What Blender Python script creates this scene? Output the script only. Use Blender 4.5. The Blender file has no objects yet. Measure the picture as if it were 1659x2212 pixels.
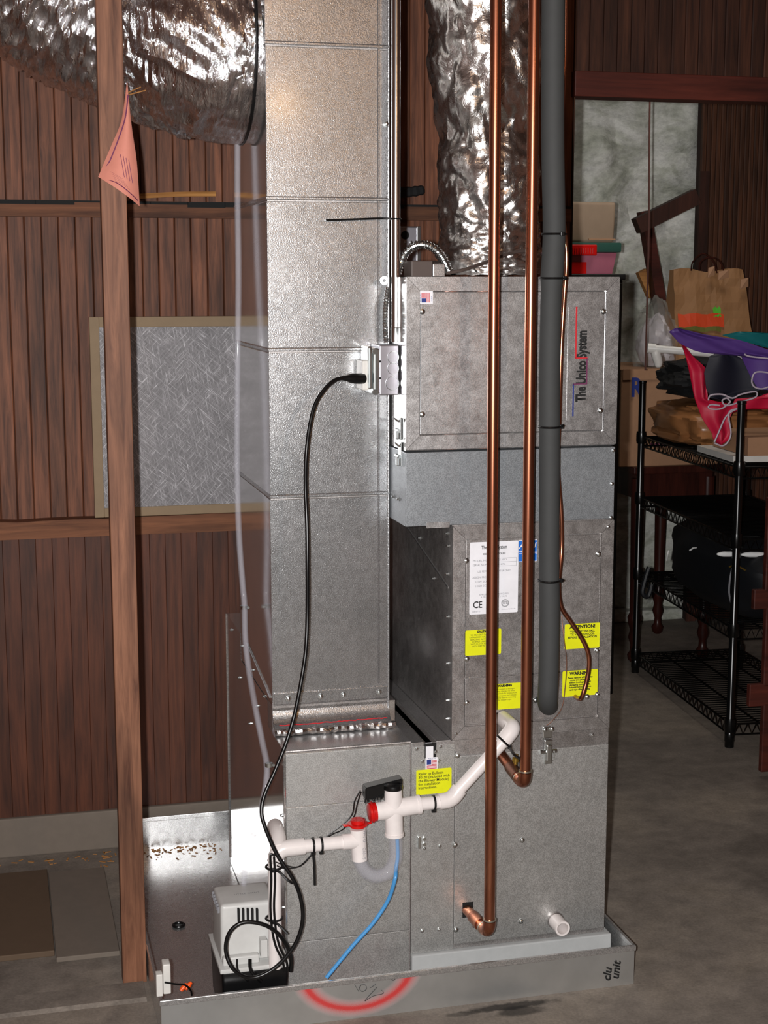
import bpy, bmesh, math, random
from mathutils import Vector, Matrix, noise
random.seed(7)
S = bpy.context.scene
C = S.collection
# ---------------------------------------------------------------- camera
F = 3260.0
PITCH = math.atan(506 / F)
TH = math.radians(14.377)          # the equipment and the walls stand turned by this much
H = 1.5
cd = bpy.data.cameras.new('camera'); cam = bpy.data.objects.new('camera', cd); C.objects.link(cam)
cam.location = (0, 0, H); cam.rotation_euler = (math.pi/2 - PITCH, 0, 0)
cd.sensor_fit = 'HORIZONTAL'; cd.sensor_width = 36; cd.lens = 36 * F / 1659; cd.clip_start = .05
S.camera = cam
# ---------------------------------------------------------------- light
w = bpy.data.worlds.new('world'); S.world = w; w.use_nodes = True
w.node_tree.nodes['Background'].inputs[0].default_value = (.9, .95, 1, 1)
w.node_tree.nodes['Background'].inputs[1].default_value = .02
def light(name, kind, loc, energy, color, size, aim=None):
    l = bpy.data.lights.new(name, kind); o = bpy.data.objects.new(name, l); C.objects.link(o)
    l.energy = energy; l.color = color
    if kind == 'AREA': l.shape = 'RECTANGLE'; l.size = size[0]; l.size_y = size[1]
    else: l.shadow_soft_size = size
    o.location = loc
    if aim is not None: o.rotation_euler = (Vector(aim) - Vector(loc)).to_track_quat('-Z', 'Y').to_euler()
    return o
light('camera_flash', 'AREA', (-.066, .0, 1.505), 100, (1, .985, .975), (.022, .04), (-.1, 3, 1.15))
light('ceiling_bulb', 'POINT', (1.75, -1.1, 2.35), 17, (1, .55, .22), .035)
light('ceiling_bulb_far', 'POINT', (.15, 1.9, 2.45), 2.5, (1, .6, .32), .035)
light('back_room_fill', 'AREA', (1.05, 5.0, 2.6), 7, (1, .93, .84), (.5, .5), (1.3, 5.3, 0))  # unseen area light, added as fill to brighten the room beyond the opening
V_ = S.view_settings
V_.view_transform = 'Standard'; V_.look = 'None'; V_.gamma = 1; V_.exposure = 0
S.display_settings.display_device = 'sRGB'
S.cycles.use_denoising = True
# ---------------------------------------------------------------- coordinates: U = along the cabinets' fronts, V = depth, z = up
cT, sT = math.cos(TH), math.sin(TH)
RZ = Matrix.Rotation(TH, 4, 'Z')
def P(x, y, V):
    dx = (x - 829.5) / F; dy = (1106 - y) / F
    r = (dx, math.cos(PITCH) + dy*math.sin(PITCH), -math.sin(PITCH) + dy*math.cos(PITCH))
    t = V / (-r[0]*sT + r[1]*cT)
    return Vector((r[0]*t*cT + r[1]*t*sT, V, H + r[2]*t))
# ---------------------------------------------------------------- materials
def lin(c): return tuple((v/12.92 if v <= .04045 else ((v+.055)/1.055)**2.4) for v in c)
class N:
    def __init__(s, name):
        s.m = bpy.data.materials.new(name); s.m.use_nodes = True
        s.t = s.m.node_tree; s.b = s.t.nodes['Principled BSDF']
    def n(s, typ, **k):
        x = s.t.nodes.new(typ)
        for a, v in k.items(): setattr(x, a, v)
        return x
    def l(s, a, b): s.t.links.new(a, b)
    def coord(s, scale=(1, 1, 1), rnd=False, kind='Object', loc=(0, 0, 0), rot=(0, 0, 0)):
        c = s.n('ShaderNodeTexCoord'); m = s.n('ShaderNodeMapping'); m.inputs['Scale'].default_value = scale
        m.inputs['Location'].default_value = loc; m.inputs['Rotation'].default_value = rot
        src = c.outputs[kind]
        if rnd:
            oi = s.n('ShaderNodeObjectInfo'); mu = s.n('ShaderNodeMath', operation='MULTIPLY'); mu.inputs[1].default_value = 57
            s.l(oi.outputs['Random'], mu.inputs[0]); a = s.n('ShaderNodeVectorMath', operation='ADD')
            s.l(src, a.inputs[0]); s.l(mu.outputs[0], a.inputs[1]); src = a.outputs[0]
        s.l(src, m.inputs[0]); return m.outputs[0]
    def noise(s, vec, scale, detail=3, rough=.6, dist=0):
        x = s.n('ShaderNodeTexNoise'); x.inputs['Scale'].default_value = scale; x.inputs['Detail'].default_value = detail
        x.inputs['Roughness'].default_value = rough; x.inputs['Distortion'].default_value = dist
        s.l(vec, x.inputs['Vector']); return x.outputs['Fac']
    def ramp(s, fac, stops):
        r = s.n('ShaderNodeValToRGB'); e = r.color_ramp.elements
        while len(e) < len(stops): e.new(.5)
        for i, (p, c) in enumerate(stops):
            e[i].position = p; e[i].color = (c[0], c[1], c[2], 1) if isinstance(c, tuple) else (c, c, c, 1)
        s.l(fac, r.inputs[0]); return r.outputs['Color']
    def mix(s, fac, a, b, mode='MIX'):
        x = s.n('ShaderNodeMix', data_type='RGBA', blend_type=mode)
        if isinstance(fac, float): x.inputs['Factor'].default_value = fac
        else: s.l(fac, x.inputs['Factor'])
        for v, i in ((a, 6), (b, 7)):
            if isinstance(v, tuple): x.inputs[i].default_value = (v[0], v[1], v[2], 1)
            else: s.l(v, x.inputs[i])
        return x.outputs[2]
    def set(s, **k):
        for a, v in k.items():
            i = s.b.inputs[a.replace('_', ' ')]
            if isinstance(v, (int, float)): i.default_value = v
            elif isinstance(v, tuple): i.default_value = (v[0], v[1], v[2], 1)
            else: s.l(v, i)
        return s
    def bump(s, h, strength=.3, dist=.001):
        b = s.n('ShaderNodeBump'); b.inputs['Strength'].default_value = strength; b.inputs['Distance'].default_value = dist
        s.l(h, b.inputs['Height']); s.l(b.outputs[0], s.b.inputs['Normal']); return s
def plain(name, rgb, rough=.5, metal=0, **k):
    n = N(name); c = lin(rgb)
    v = n.noise(n.coord((1, 1, 1)), 35, 4)
    n.set(Base_Color=n.mix(v, tuple(x*.86 for x in c), tuple(min(1, x*1.1) for x in c)), Roughness=rough, Metallic=metal, **k)
    return n.m
def galv(name, lo, hi, r0, r1, metal=.9, speck=.35, coat=.35, coatr=.12, scratch=True):
    n = N(name); co = n.coord((1, 1, 1), rnd=True)
    big = n.noise(co, 9, 4, .6); fine = n.noise(co, 520, 2, .5); mid = n.noise(co, 60, 3)
    base = n.ramp(big, [(.25, lo), (.75, hi)])
    sp = n.ramp(fine, [(.40, .80), (.6, 1.2)])
    base = n.mix(1.0, base, sp, 'MULTIPLY')
    rg = n.ramp(mid, [(.3, r0), (.7, r1)])
    n.set(Base_Color=base, Roughness=rg, Metallic=metal, Coat_Weight=coat, Coat_Roughness=coatr)
    n.bump(fine, speck, .0004); return n.m
def wood(name, dark, light_, grain=60, rough=.62, var=.5, axis='z', bumps=.35, spec=.35):
    n = N(name)
    sc = {'z': (1, 1, .06), 'x': (.06, 1, 1)}[axis]
    co = n.coord(sc, rnd=True); g = n.noise(co, grain, 5, .65, .6)
    sc2 = {'z': (1, 1, .25), 'x': (.25, 1, 1)}[axis]
    co2 = n.coord(sc2, rnd=True); b = n.noise(co2, 7, 4, .6, .5)
    col = n.ramp(g, [(.28, lin(dark)), (.72, lin(light_))])
    blot = n.ramp(b, [(.30, .5), (.62, 1.2)])
    col = n.mix(1.0, col, blot, 'MULTIPLY')
    oi = n.n('ShaderNodeObjectInfo')
    tint = n.ramp(oi.outputs['Random'], [(0, (1-.35*var, 1-.38*var, 1-.38*var)), (.5, (1.0, .95, .93)), (1, (1+.3*var, 1+.22*var, 1+.14*var))])
    col = n.mix(1.0, col, tint, 'MULTIPLY')
    n.set(Base_Color=col, Roughness=rough, Specular_IOR_Level=spec); n.bump(g, bumps, .0015); return n.m
M = {}
M['galv'] = galv('galvanised_steel', (.46, .45, .45), (.62, .61, .61), .34, .44)
M['galv_duct'] = galv('galvanised_duct_steel', (.44, .45, .46), (.58, .58, .59), .25, .29, speck=.8)
M['galv_dark'] = galv('dull_galvanised_steel', (.36, .335, .325), (.58, .56, .55), .36, .48)
M['galv_low'] = galv('grey_galvanised_sheet', (.49, .49, .48), (.60, .595, .58), .44, .52, metal=.85)
M['galv_gray'] = galv('plain_grey_sheet', (.28, .30, .32), (.34, .36, .38), .42, .5, metal=.7, speck=.2, coat=.15)
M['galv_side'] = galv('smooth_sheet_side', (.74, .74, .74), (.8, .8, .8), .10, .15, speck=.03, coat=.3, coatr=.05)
M['pan'] = galv('pan_sheet', (.62, .62, .62), (.70, .70, .70), .24, .31, metal=.85, speck=.08)
M['conduit'] = plain('conduit_steel', (.86, .86, .86), .2, 1)
M['zinc'] = plain('zinc_bright', (.88, .9, .9), .22, 1)
M['boxmetal'] = plain('electrical_box_steel', (.74, .73, .76), .34, .9)
M['dark_metal'] = plain('grey_enamel', (.32, .27, .25), .5)
M['hole'] = plain('dark_hole', (.03, .03, .03), .8)
def copper():
    n = N('copper'); co = n.coord((1, 1, .22), rnd=True); a = n.noise(co, 22, 4, .65, .5)
    col = n.ramp(a, [(.25, lin((.46, .27, .21))), (.55, lin((.72, .46, .35))), (.8, lin((.88, .64, .50)))])
    n.set(Base_Color=col, Metallic=.96, Roughness=n.ramp(a, [(.3, .36), (.7, .2)])); n.bump(n.noise(n.coord(), 180, 3), .1, .0003); return n.m
M['copper'] = copper()
M['copper_dull'] = plain('soldered_copper', (.55, .40, .34), .35, .9)
M['solder'] = plain('solder', (.8, .78, .72), .3, .9)
M['brass'] = plain('brass', (.75, .62, .3), .3, .9)
M['foam'] = plain('black_pipe_foam', (.23, .235, .235), .75)
M['black_rub'] = plain('black_rubber', (.045, .045, .05), .32)
M['black_tie'] = plain('black_nylon', (.035, .035, .04), .4)
M['black_fuzz'] = plain('black_foam_block', (.04, .04, .045), .9)
M['pvc'] = plain('white_pvc', (.93, .9, .89), .28)
M['red_cap'] = plain('red_plastic', (.80, .07, .06), .3)
M['white_plastic'] = plain('white_plastic', (.86, .85, .83), .4)
M['pump_white'] = plain('pump_housing_plastic', (.80, .80, .79), .38)
M['blue_hose'] = plain('blue_hose', (.30, .60, .84), .35)
M['orange'] = plain('orange_plastic', (.95, .35, .1), .4)
M['white_paper'] = plain('white_label_paper', (.93, .93, .95), .5)
M['yellow'] = plain('yellow_label', (.90, .91, .06), .45)
M['blue_label'] = plain('blue_label', (.1, .42, .80), .45)
M['ink'] = plain('black_ink', (.07, .07, .07), .6)
M['ink_gray'] = plain('grey_ink', (.52, .52, .54), .6)
M['ink_red'] = plain('red_ink', (.78, .13, .17), .6)
M['ink_blue'] = plain('blue_ink', (.13, .2, .5), .6)
M['ink_purple'] = plain('purple_ink', (.42, .16, .32), .6)
M['slab'] = plain('foam_slab', (.70, .71, .71), .8)
def clear(name, rgb, rough=.05):
    n = N(name); n.set(Base_Color=rgb, Roughness=rough, Transmission_Weight=1.0, IOR=1.38); return n.m
M['clear'] = plain('clear_vinyl', (.84, .84, .88), .05, Alpha=.13)
M['clear_bag'] = plain('thin_plastic_film', (.75, .75, .72), .12, Alpha=.22)
def foil(name, base, r0, r1, sc, st):
    n = N(name); co = n.coord(sc); a = n.noise(co, 26, 5, .65, .8)
    n.set(Base_Color=base, Metallic=1.0, Roughness=n.ramp(a, [(.3, r0), (.7, r1)])); n.bump(a, st, .006); return n.m
M['foil_flex'] = foil('silver_film', (.93, .93, .95), .12, .20, (4, 1, 1), .9)
M['foil_fsk'] = foil('foil_jacket', (.98, .96, .94), .2, .34, (1, 1, 1), .6)
M['foil_tape'] = foil('foil_tape', (.8, .8, .8), .14, .25, (1, 1, 2), .35)
M['plank'] = wood('old_plank_wood', (.22, .115, .075), (.54, .345, .245), 75, .6, .4)
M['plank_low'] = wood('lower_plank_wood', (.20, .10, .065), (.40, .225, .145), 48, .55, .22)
M['board_dark'] = wood('dark_bead_board', (.15, .09, .06), (.36, .22, .14), 50, .6, .7)
M['plank_high'] = wood('upper_dark_boards', (.14, .07, .05), (.32, .19, .13), 60, .6, .5)
M['header'] = wood('red_brown_timber', (.22, .09, .07), (.36, .16, .12), 40, .55, .3, 'x')
M['girt'] = wood('girt_timber', (.26, .15, .10), (.52, .34, .23), 45, .7, .3, 'x')
M['post'] = wood('post_timber', (.30, .17, .11), (.57, .395, .295), 70, .6, .3)
M['stick'] = wood('pale_stick', (.5, .33, .17), (.75, .55, .32), 40, .7, .2, 'x')
M['furniture'] = wood('dark_furniture_wood', (.13, .05, .04), (.27, .12, .09), 40, .35, .2)
M['bar_wood'] = wood('brace_timber', (.16, .09, .07), (.30, .17, .13), 40, .6, .3)
M['kraft'] = plain('kraft_border', (.55, .47, .37), .75)
def filt():
    n = N('fibre_filter'); cols = []
    for r in (.85, -.75, .2):
        co = n.coord((1, 1, 1), rot=(0, r, 0)); mp = n.n('ShaderNodeMapping'); mp.inputs['Scale'].default_value = (1, 1, .06); n.l(co, mp.inputs[0]); cols.append(n.noise(mp.outputs[0], 420, 3, .7, .3))
    a = n.mix(1.0, cols[0], cols[1], 'LIGHTEN'); a = n.mix(1.0, a, cols[2], 'LIGHTEN')
    big = n.noise(n.coord(), 9, 3)
    col = n.ramp(a, [(.45, lin((.40, .39, .40))), (.60, lin((.54, .53, .54))), (.74, lin((.84, .83, .85)))])
    col = n.mix(1.0, col, n.ramp(big, [(.3, .85), (.7, 1.1)]), 'MULTIPLY')
    n.set(Base_Color=col, Roughness=.55); n.bump(a, .4, .001); return n.m
M['filter'] = filt()
def concrete():
    n = N('stained_concrete'); co = n.coord()
    a = n.noise(co, 1.6, 6, .62, .4); b = n.noise(co, 14, 6, .7); c = n.noise(co, 160, 3, .6)
    col = n.ramp(a, [(.3, lin((.39, .36, .335))), (.5, lin((.52, .485, .45))), (.7, lin((.61, .565, .51)))])
    col = n.mix(1.0, col, n.ramp(b, [(.3, .72), (.7, 1.2)]), 'MULTIPLY')
    col = n.mix(1.0, col, n.ramp(c, [(.3, .85), (.7, 1.12)]), 'MULTIPLY')
    # dark oil stain in front of the pan
    tc = n.n('ShaderNodeTexCoord'); s = P(1090, 2180, 2.78)
    for (px, py, rx, rz, st) in ((.985, 2.792, .10, .016, .8), (1.0, 2.768, .05, .022, .7), (.875, 2.785, .03, .01, .5)):
        mp = n.n('ShaderNodeMapping', vector_type='TEXTURE'); mp.inputs['Location'].default_value = (px, py, 0); mp.inputs['Scale'].default_value = (rx, rz, 1)
        ns = n.n('ShaderNodeTexNoise'); ns.inputs['Scale'].default_value = 48; ns.inputs['Detail'].default_value = 6; n.l(tc.outputs['Object'], ns.inputs['Vector'])
        n.l(tc.outputs['Object'], mp.inputs[0]); ln = n.n('ShaderNodeVectorMath', operation='LENGTH')
        n.l(mp.outputs[0], ln.inputs[0]); ad = n.n('ShaderNodeMath', operation='ADD'); n.l(ln.outputs['Value'], ad.inputs[0]); n.l(ns.outputs['Fac'], ad.inputs[1])
        f = n.ramp(ad.outputs[0], [(.0, st), (.95, st), (1.0, 0)])
        mr = n.n('ShaderNodeMapRange'); mr.inputs['From Min'].default_value = 1.2; mr.inputs['From Max'].default_value = 1.65
        mr.inputs['To Min'].default_value = st; mr.inputs['To Max'].default_value = 0; n.l(ad.outputs[0], mr.inputs['Value'])
        col = n.mix(mr.outputs[0], col, lin((.10, .09, .085)))
    n.set(Base_Color=col, Roughness=.78, Specular_IOR_Level=.3); n.bump(b, .3, .003); return n.m
M['concrete'] = concrete()
def stone():
    n = N('whitewashed_stone'); co = n.coord((1, 1, 1.6))
    a = n.noise(co, 3.2, 6, .65, 1.0); b = n.noise(co, 24, 5, .7)
    col = n.ramp(a, [(.22, lin((.45, .47, .41))), (.42, lin((.74, .75, .70))), (.6, lin((.90, .90, .88)))])
    col = n.mix(1.0, col, n.ramp(b, [(.3, .7), (.6, 1.08)]), 'MULTIPLY')
    n.set(Base_Color=col, Roughness=.8); n.bump(b, .6, .01); return n.m
M['stone'] = stone()
M['mortar'] = plain('joint_dirt', (.17, .10, .075), .9)
M['sill'] = plain('dusty_sill', (.46, .42, .38), .85)
M['carton'] = plain('brown_cardboard', (.66, .50, .38), .75)
M['carton_beige'] = plain('beige_carton', (.58, .50, .42), .75)
M['paper_bag'] = plain('brown_paper', (.60, .44, .29), .7)
M['bag_orange'] = plain('orange_print', (.86, .30, .14), .6)
M['bag_green'] = plain('green_print', (.36, .75, .22), .6)
M['bag_olive'] = plain('olive_print', (.42, .42, .18), .6)
M['rack'] = plain('black_wire_enamel', (.035, .035, .035), .25)
M['crimson'] = plain('crimson_nylon', (.80, .09, .25), .5)
M['purple'] = plain('purple_nylon', (.36, .24, .55), .5)
M['teal'] = plain('teal_nylon', (.05, .42, .44), .45)
M['navy'] = plain('navy_nylon', (.09, .10, .16), .6)
M['piping'] = plain('white_piping', (.80, .75, .80), .6)
M['black_cloth'] = plain('black_cloth', (.04, .045, .055), .8)
M['bag_black'] = plain('black_bag_fabric', (.05, .06, .08), .55)
M['reflective'] = plain('reflective_tape', (.97, .99, .99), .42, 0)
M['tan_film'] = plain('tan_plastic', (.62, .42, .26), .3)
M['pink'] = plain('pink_plastic', (.72, .42, .50), .4)
M['green_lid'] = plain('green_plastic', (.18, .34, .30), .4)
M['cabinet_black'] = plain('black_stained_wood', (.045, .05, .045), .5)
M['wire_rope'] = plain('rusty_wire', (.33, .2, .17), .7)
M['pink_paper'] = plain('salmon_paper', (.84, .54, .47), .7)
M['ceiling'] = wood('ceiling_boards', (.2, .12, .08), (.36, .23, .16), 30, .8, .2)
M['white_bag'] = plain('white_plastic_bag', (.80, .77, .80), .35)
# ---------------------------------------------------------------- mesh helpers (everything in U, V, z)
ORG = {}
def fin(bm, smooth=False):
    bmesh.ops.recalc_face_normals(bm, faces=bm.faces[:])
    if smooth:
        for f in bm.faces: f.smooth = True
        for e in bm.edges:
            if len(e.link_faces) == 2 and e.calc_face_angle(0) > math.radians(38): e.smooth = False
def link(name, data, org, parent):
    o = bpy.data.objects.new(name, data); C.objects.link(o); ORG[o.name] = Vector(org)
    if parent is not None:
        o.parent = parent; o.location = Vector(org) - ORG[parent.name]
    else:
        o.matrix_world = RZ @ Matrix.Translation(org)
    return o
def tag(o, label=None, cat=None, group=None, kind=None):
    for k, v in (('label', label), ('category', cat), ('group', group), ('kind', kind)):
        if v: o[k] = v
    return o
def mk(name, bm, mat, parent=None, label=None, cat=None, group=None, kind=None, smooth=False, org=None):
    fin(bm, smooth)
    if org is None:
        xs = [v.co for v in bm.verts]
        a = Vector([min(v[i] for v in xs) for i in range(3)]); b = Vector([max(v[i] for v in xs) for i in range(3)])
        org = Vector(((a[0]+b[0])/2, (a[1]+b[1])/2, a[2]))
    org = Vector(org)
    bmesh.ops.translate(bm, verts=bm.verts[:], vec=-org)
    me = bpy.data.meshes.new(name); bm.to_mesh(me); bm.free()
    me.materials.append(M[mat] if isinstance(mat, str) else mat)
    return tag(link(name, me, org, parent), label, cat, group, kind)
def dup(o, parent, org, name=None):
    c = o.copy(); c.name = name or o.name.split('.')[0]
    C.objects.link(c); ORG[c.name] = Vector(org); c.parent = parent
    if parent is not None: c.location = Vector(org) - ORG[parent.name]
    else: c.matrix_world = RZ @ Matrix.Translation(org)
    return c
def thing(name, org, label, cat, group=None, kind=None):
    return tag(link(name, None, org, None), label, cat, group, kind)
def B(): return bmesh.new()
def box(bm, u0, u1, v0, v1, z0, z1, bev=0):
    r = bmesh.ops.create_cube(bm, size=1)
    for v in r['verts']:
        v.co = Vector(((u0+u1)/2 + v.co.x*(u1-u0), (v0+v1)/2 + v.co.y*(v1-v0), (z0+z1)/2 + v.co.z*(z1-z0)))
    if bev:
        es = list({e for v in r['verts'] for e in v.link_edges})
        bmesh.ops.bevel(bm, geom=es, offset=bev, segments=2, affect='EDGES', profile=.5)
    return bm
def ext(bm, poly, d):
    """closed prism: poly = list of 3D points (planar), d = extrusion vector"""
    d = Vector(d); a = [bm.verts.new(p) for p in poly]; b = [bm.verts.new(Vector(p)+d) for p in poly]
    bm.faces.new(a); bm.faces.new(b[::-1]); n = len(poly)
    for i in range(n): bm.faces.new((a[i], b[i], b[(i+1) % n], a[(i+1) % n]))
    return bm
def smoothpts(pts, k=6):
    pts = [Vector(p) for p in pts]; out = []
    for i in range(len(pts)-1):
        p0 = pts[max(i-1, 0)]; p1 = pts[i]; p2 = pts[i+1]; p3 = pts[min(i+2, len(pts)-1)]
        for j in range(k):
            t = j/k
            out.append(.5*((2*p1)+(-p0+p2)*t+(2*p0-5*p1+4*p2-p3)*t*t+(-p0+3*p1-3*p2+p3)*t**3))
    out.append(pts[-1]); return out
def tube(bm, pts, r, seg=10, caps=True, flat=None, disp=None):
    pts = [Vector(p) for p in pts]; n = len(pts); rs = r if isinstance(r, (list, tuple)) else [r]*n
    T = [(pts[min(i+1, n-1)]-pts[max(i-1, 0)]).normalized() for i in range(n)]
    up = Vector((0, 0, 1)) if abs(T[0].z) < .9 else Vector((0, 1, 0))
    X = T[0].cross(up).normalized(); rings = []
    for i in range(n):
        X = (X - T[i]*X.dot(T[i])).normalized(); Y = T[i].cross(X); ring = []
        for k in range(seg):
            a = 2*math.pi*k/seg; rr = rs[i]
            if disp: rr += disp(i, n, a)
            ring.append(bm.verts.new(pts[i] + X*(math.cos(a)*rr) + Y*(math.sin(a)*rr*(flat or 1))))
        rings.append(ring)
    for i in range(n-1):
        for k in range(seg):
            bm.faces.new((rings[i][k], rings[i][(k+1) % seg], rings[i+1][(k+1) % seg], rings[i+1][k]))
    if caps: bm.faces.new(rings[0][::-1]); bm.faces.new(rings[-1])
    return bm
def htube(bm, pts, r, ri, seg=16):
    tube(bm, list(pts), r, seg, caps=False); bm.verts.ensure_lookup_table(); n = len(pts)
    k0 = len(bm.verts); tube(bm, list(pts), ri, seg, caps=False); bm.verts.ensure_lookup_table()
    v = bm.verts
    for i in (0, n-1):
        for k in range(seg):
            a, b = i*seg+k, i*seg+(k+1) % seg
            bm.faces.new((v[a], v[b], v[k0+b], v[k0+a]))
    return bm
def pipe(bm, a, b, r, seg=20): return tube(bm, [a, b], r, seg)
def hollow(bm, a, b, r, ri, seg=20):
    a, b = Vector(a), Vector(b); d = (b-a)
    return tube(bm, [a, a, b, b, a+d*.02, a+d*.02], [ri, r, r, ri, ri, ri*.0+ri], seg, caps=False) if False else ring_tube(bm, a, b, r, ri, seg)
def ring_tube(bm, a, b, r, ri, seg):
    T = (b-a).normalized(); X = T.cross(Vector((0, 0, 1)) if abs(T.z) < .9 else Vector((1, 0, 0))).normalized(); Y = T.cross(X)
    R = []
    for p, q in ((a, ri), (a, r), (b, r), (b, ri)):
        R.append([bm.verts.new(p + X*math.cos(2*math.pi*k/seg)*q + Y*math.sin(2*math.pi*k/seg)*q) for k in range(seg)])
    for i in range(4):
        A, Bq = R[i], R[(i+1) % 4]
        for k in range(seg): bm.faces.new((A[k], A[(k+1) % seg], Bq[(k+1) % seg], Bq[k]))
    return bm
def lathe(bm, prof, o, axis=(0, 0, 1), seg=20):
    o = Vector(o); T = Vector(axis).normalized()
    return tube(bm, [o + T*z for r, z in prof], [max(r, 1e-4) for r, z in prof], seg)
def rrect(u0, u1, z0, z1, v, r=.004, k=4):
    out = []
    for cx, cz, a0 in ((u1-r, z1-r, 0), (u0+r, z1-r, 90), (u0+r, z0+r, 180), (u1-r, z0+r, 270)):
        for i in range(k+1):
            a = math.radians(a0 + 90*i/k); out.append(Vector((cx+r*math.cos(a), v, cz+r*math.sin(a))))
    return out
def pxbox(x0, y0, x1, y1, V):
    a, b = P(x0, y0, V), P(x1, y1, V); return a.x, b.x, b.z, a.z      # u0,u1,z0,z1
_font_cache = {}
def text(parent, name, body, size, org, mat='ink', align='LEFT', sx=1.0, rot=0, bold=0.0, lead=1.0, shear=0):
    cu = bpy.data.curves.new('t', 'FONT'); cu.body = body; cu.size = size; cu.align_x = align; cu.offset = bold; cu.space_line = lead
    cu.shear = shear; cu.resolution_u = 3
    to = bpy.data.objects.new('t', cu); C.objects.link(to)
    dg = bpy.context.evaluated_depsgraph_get(); dg.update()
    me = bpy.data.meshes.new_from_object(to.evaluated_get(dg)); bpy.data.objects.remove(to); bpy.data.curves.remove(cu)
    me.name = name; c, s = math.cos(math.radians(rot)), math.sin(math.radians(rot))
    for v in me.vertices:
        x, y = v.co.x*sx, v.co.y; v.co = Vector((x*c - y*s, 0, x*s + y*c))
    me.materials.clear(); me.materials.append(M[mat])
    return link(name, me, org, parent)
def sticker(parent, u0, u1, z0, z1, v, mat, label, r=.004, name='sticker'):
    return mk(name, ext(B(), rrect(u0, u1, z0, z1, v, r), (0, -.0006, 0)), mat, parent, label=label)
SCREW = {}
def screw(parent, p, face='v', r=.0062):
    key = (face, r); p = Vector(p)
    if key not in SCREW:
        ax = Vector((0, -1, 0)) if face == 'v' else Vector((-1, 0, 0)) if face == 'u' else Vector((0, 0, 1))
        bm = lathe(B(), [(r, 0), (r, .0012), (r*.62, .0014), (r*.62, .0045), (r*.35, .0055)], p, ax, 8)
        o = mk('screw', bm, 'zinc', parent, org=p, smooth=True); SCREW[key] = o; return o
    return dup(SCREW[key], parent, p, 'screw')
# ================================================================ SETTING
V0 = 2.923                    # plane of the cabinets' fronts
VW = 3.90                     # face of the plank wall
CEIL = 2.72
mk('floor', box(B(), -1.6, 4.2, -2.2, 6.6, -.1, 0), 'concrete', kind='structure', org=(0, 0, 0))
mk('ceiling', box(B(), -1.6, 4.2, -2.2, 6.6, CEIL, CEIL+.1), 'ceiling', kind='structure')
mk('wall_left', box(B(), -1.4, -1.3, -2.2, 3.9, .0, CEIL), 'plank', kind='structure')
mk('wall_right', box(B(), 4.0, 4.1, -2.2, 6.4, .0, CEIL), 'plank', kind='structure')
mk('wall_front', box(B(), -1.3, 4.0, -2.3, -2.2, .0, CEIL), 'plank', kind='structure')
# plank wall with the opening on its right
u_open = P(1230, 400, VW).x; z_hd0 = P(1400, 215, VW).z; z_hd1 = P(1400, 165, VW).z
bm = B(); box(bm, -1.3, u_open, VW+.018, VW+.05, 0, CEIL); box(bm, u_open, 4.0, VW+.018, VW+.05, z_hd1, CEIL)
wall = mk('wall_back', bm, 'mortar', kind='structure')
def plank(parent, u0, wd, z0, z1, proto=None, name='plank', mat='plank', v=VW, th=.018, ch=.0026):
    org = Vector((u0+wd/2, v+th/2, z0))
    if proto: return dup(proto, parent, org, name)
    g = .0002 if mat == 'plank_low' else .0006
    poly = [(u0+g, v+th, z0), (u0+g, v+ch, z0), (u0+g+ch, v, z0), (u0+wd/2-.0015, v, z0), (u0+wd/2, v+.0018, z0), (u0+wd/2+.0015, v, z0), (u0+wd-g-ch, v, z0), (u0+wd-g, v+ch, z0), (u0+wd-g, v+th, z0)] if name == 'bead' else \
           [(u0+g, v+th, z0), (u0+g, v+ch, z0), (u0+g+ch, v, z0), (u0+wd-g-ch, v, z0), (u0+wd-g, v+ch, z0), (u0+wd-g, v+th, z0)]
    return mk(name, ext(B(), poly, (0, 0, z1-z0)), mat, parent, org=org)
pw = .0412; zg1 = P(300, 1136, VW).z; zg2 = P(300, 453, VW).z
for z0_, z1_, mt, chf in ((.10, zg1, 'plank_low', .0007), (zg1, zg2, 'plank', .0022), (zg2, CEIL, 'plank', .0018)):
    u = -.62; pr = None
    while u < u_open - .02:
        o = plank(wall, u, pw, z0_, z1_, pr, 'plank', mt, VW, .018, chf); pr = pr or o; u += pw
mk('corner_board', box(B(), u, u_open+.01, VW-.005, VW+.05, 0, CEIL), 'board_dark', wall)
u = u_open+.012; pr = None
while u < 2.9:
    o = plank(wall, u, .0395, z_hd1, CEIL, pr, 'plank', 'plank_high'); pr = pr or o; u += .0395
bm = B(); box(bm, u_open, 4.0, VW-.028, VW+.05, z_hd0, z_hd1+.005, .002)
mk('trim_1', bm, 'header', kind='structure')
# girts: upper with a dark strip along its top edge, lower as a shelf-like rail
def girt(name, y0, y1, V, x=300, u1=None):
    z1, z0 = P(x, y0, V).z, P(x, y1, V).z
    bm = B(); n = 40; u0 = -1.3; u1 = u1 or u_open
    random.seed(int(y0))
    tops = [z1 + random.uniform(-.0025, .0025) for _ in range(n+1)]
    for i in range(n):
        a, b = u0+(u1-u0)*i/n, u0+(u1-u0)*(i+1)/n
        ext(bm, [(a, V, z0), (b, V, z0), (b, V, tops[i+1]), (a, V, tops[i])], (0, VW+.004-V, 0))
    bmesh.ops.remove_doubles(bm, verts=bm.verts[:], dist=1e-5)
    return mk(name, bm, 'girt', kind='structure')
girt('trim_2', 436, 470, VW-.02)
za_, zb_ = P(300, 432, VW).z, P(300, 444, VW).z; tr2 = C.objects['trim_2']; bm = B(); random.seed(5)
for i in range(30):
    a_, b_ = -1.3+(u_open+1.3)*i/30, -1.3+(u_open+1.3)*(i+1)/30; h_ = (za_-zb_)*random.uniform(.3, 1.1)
    box(bm, a_, b_+.002, VW-.0215, VW-.015, za_-.004-h_, za_-.004)
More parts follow.
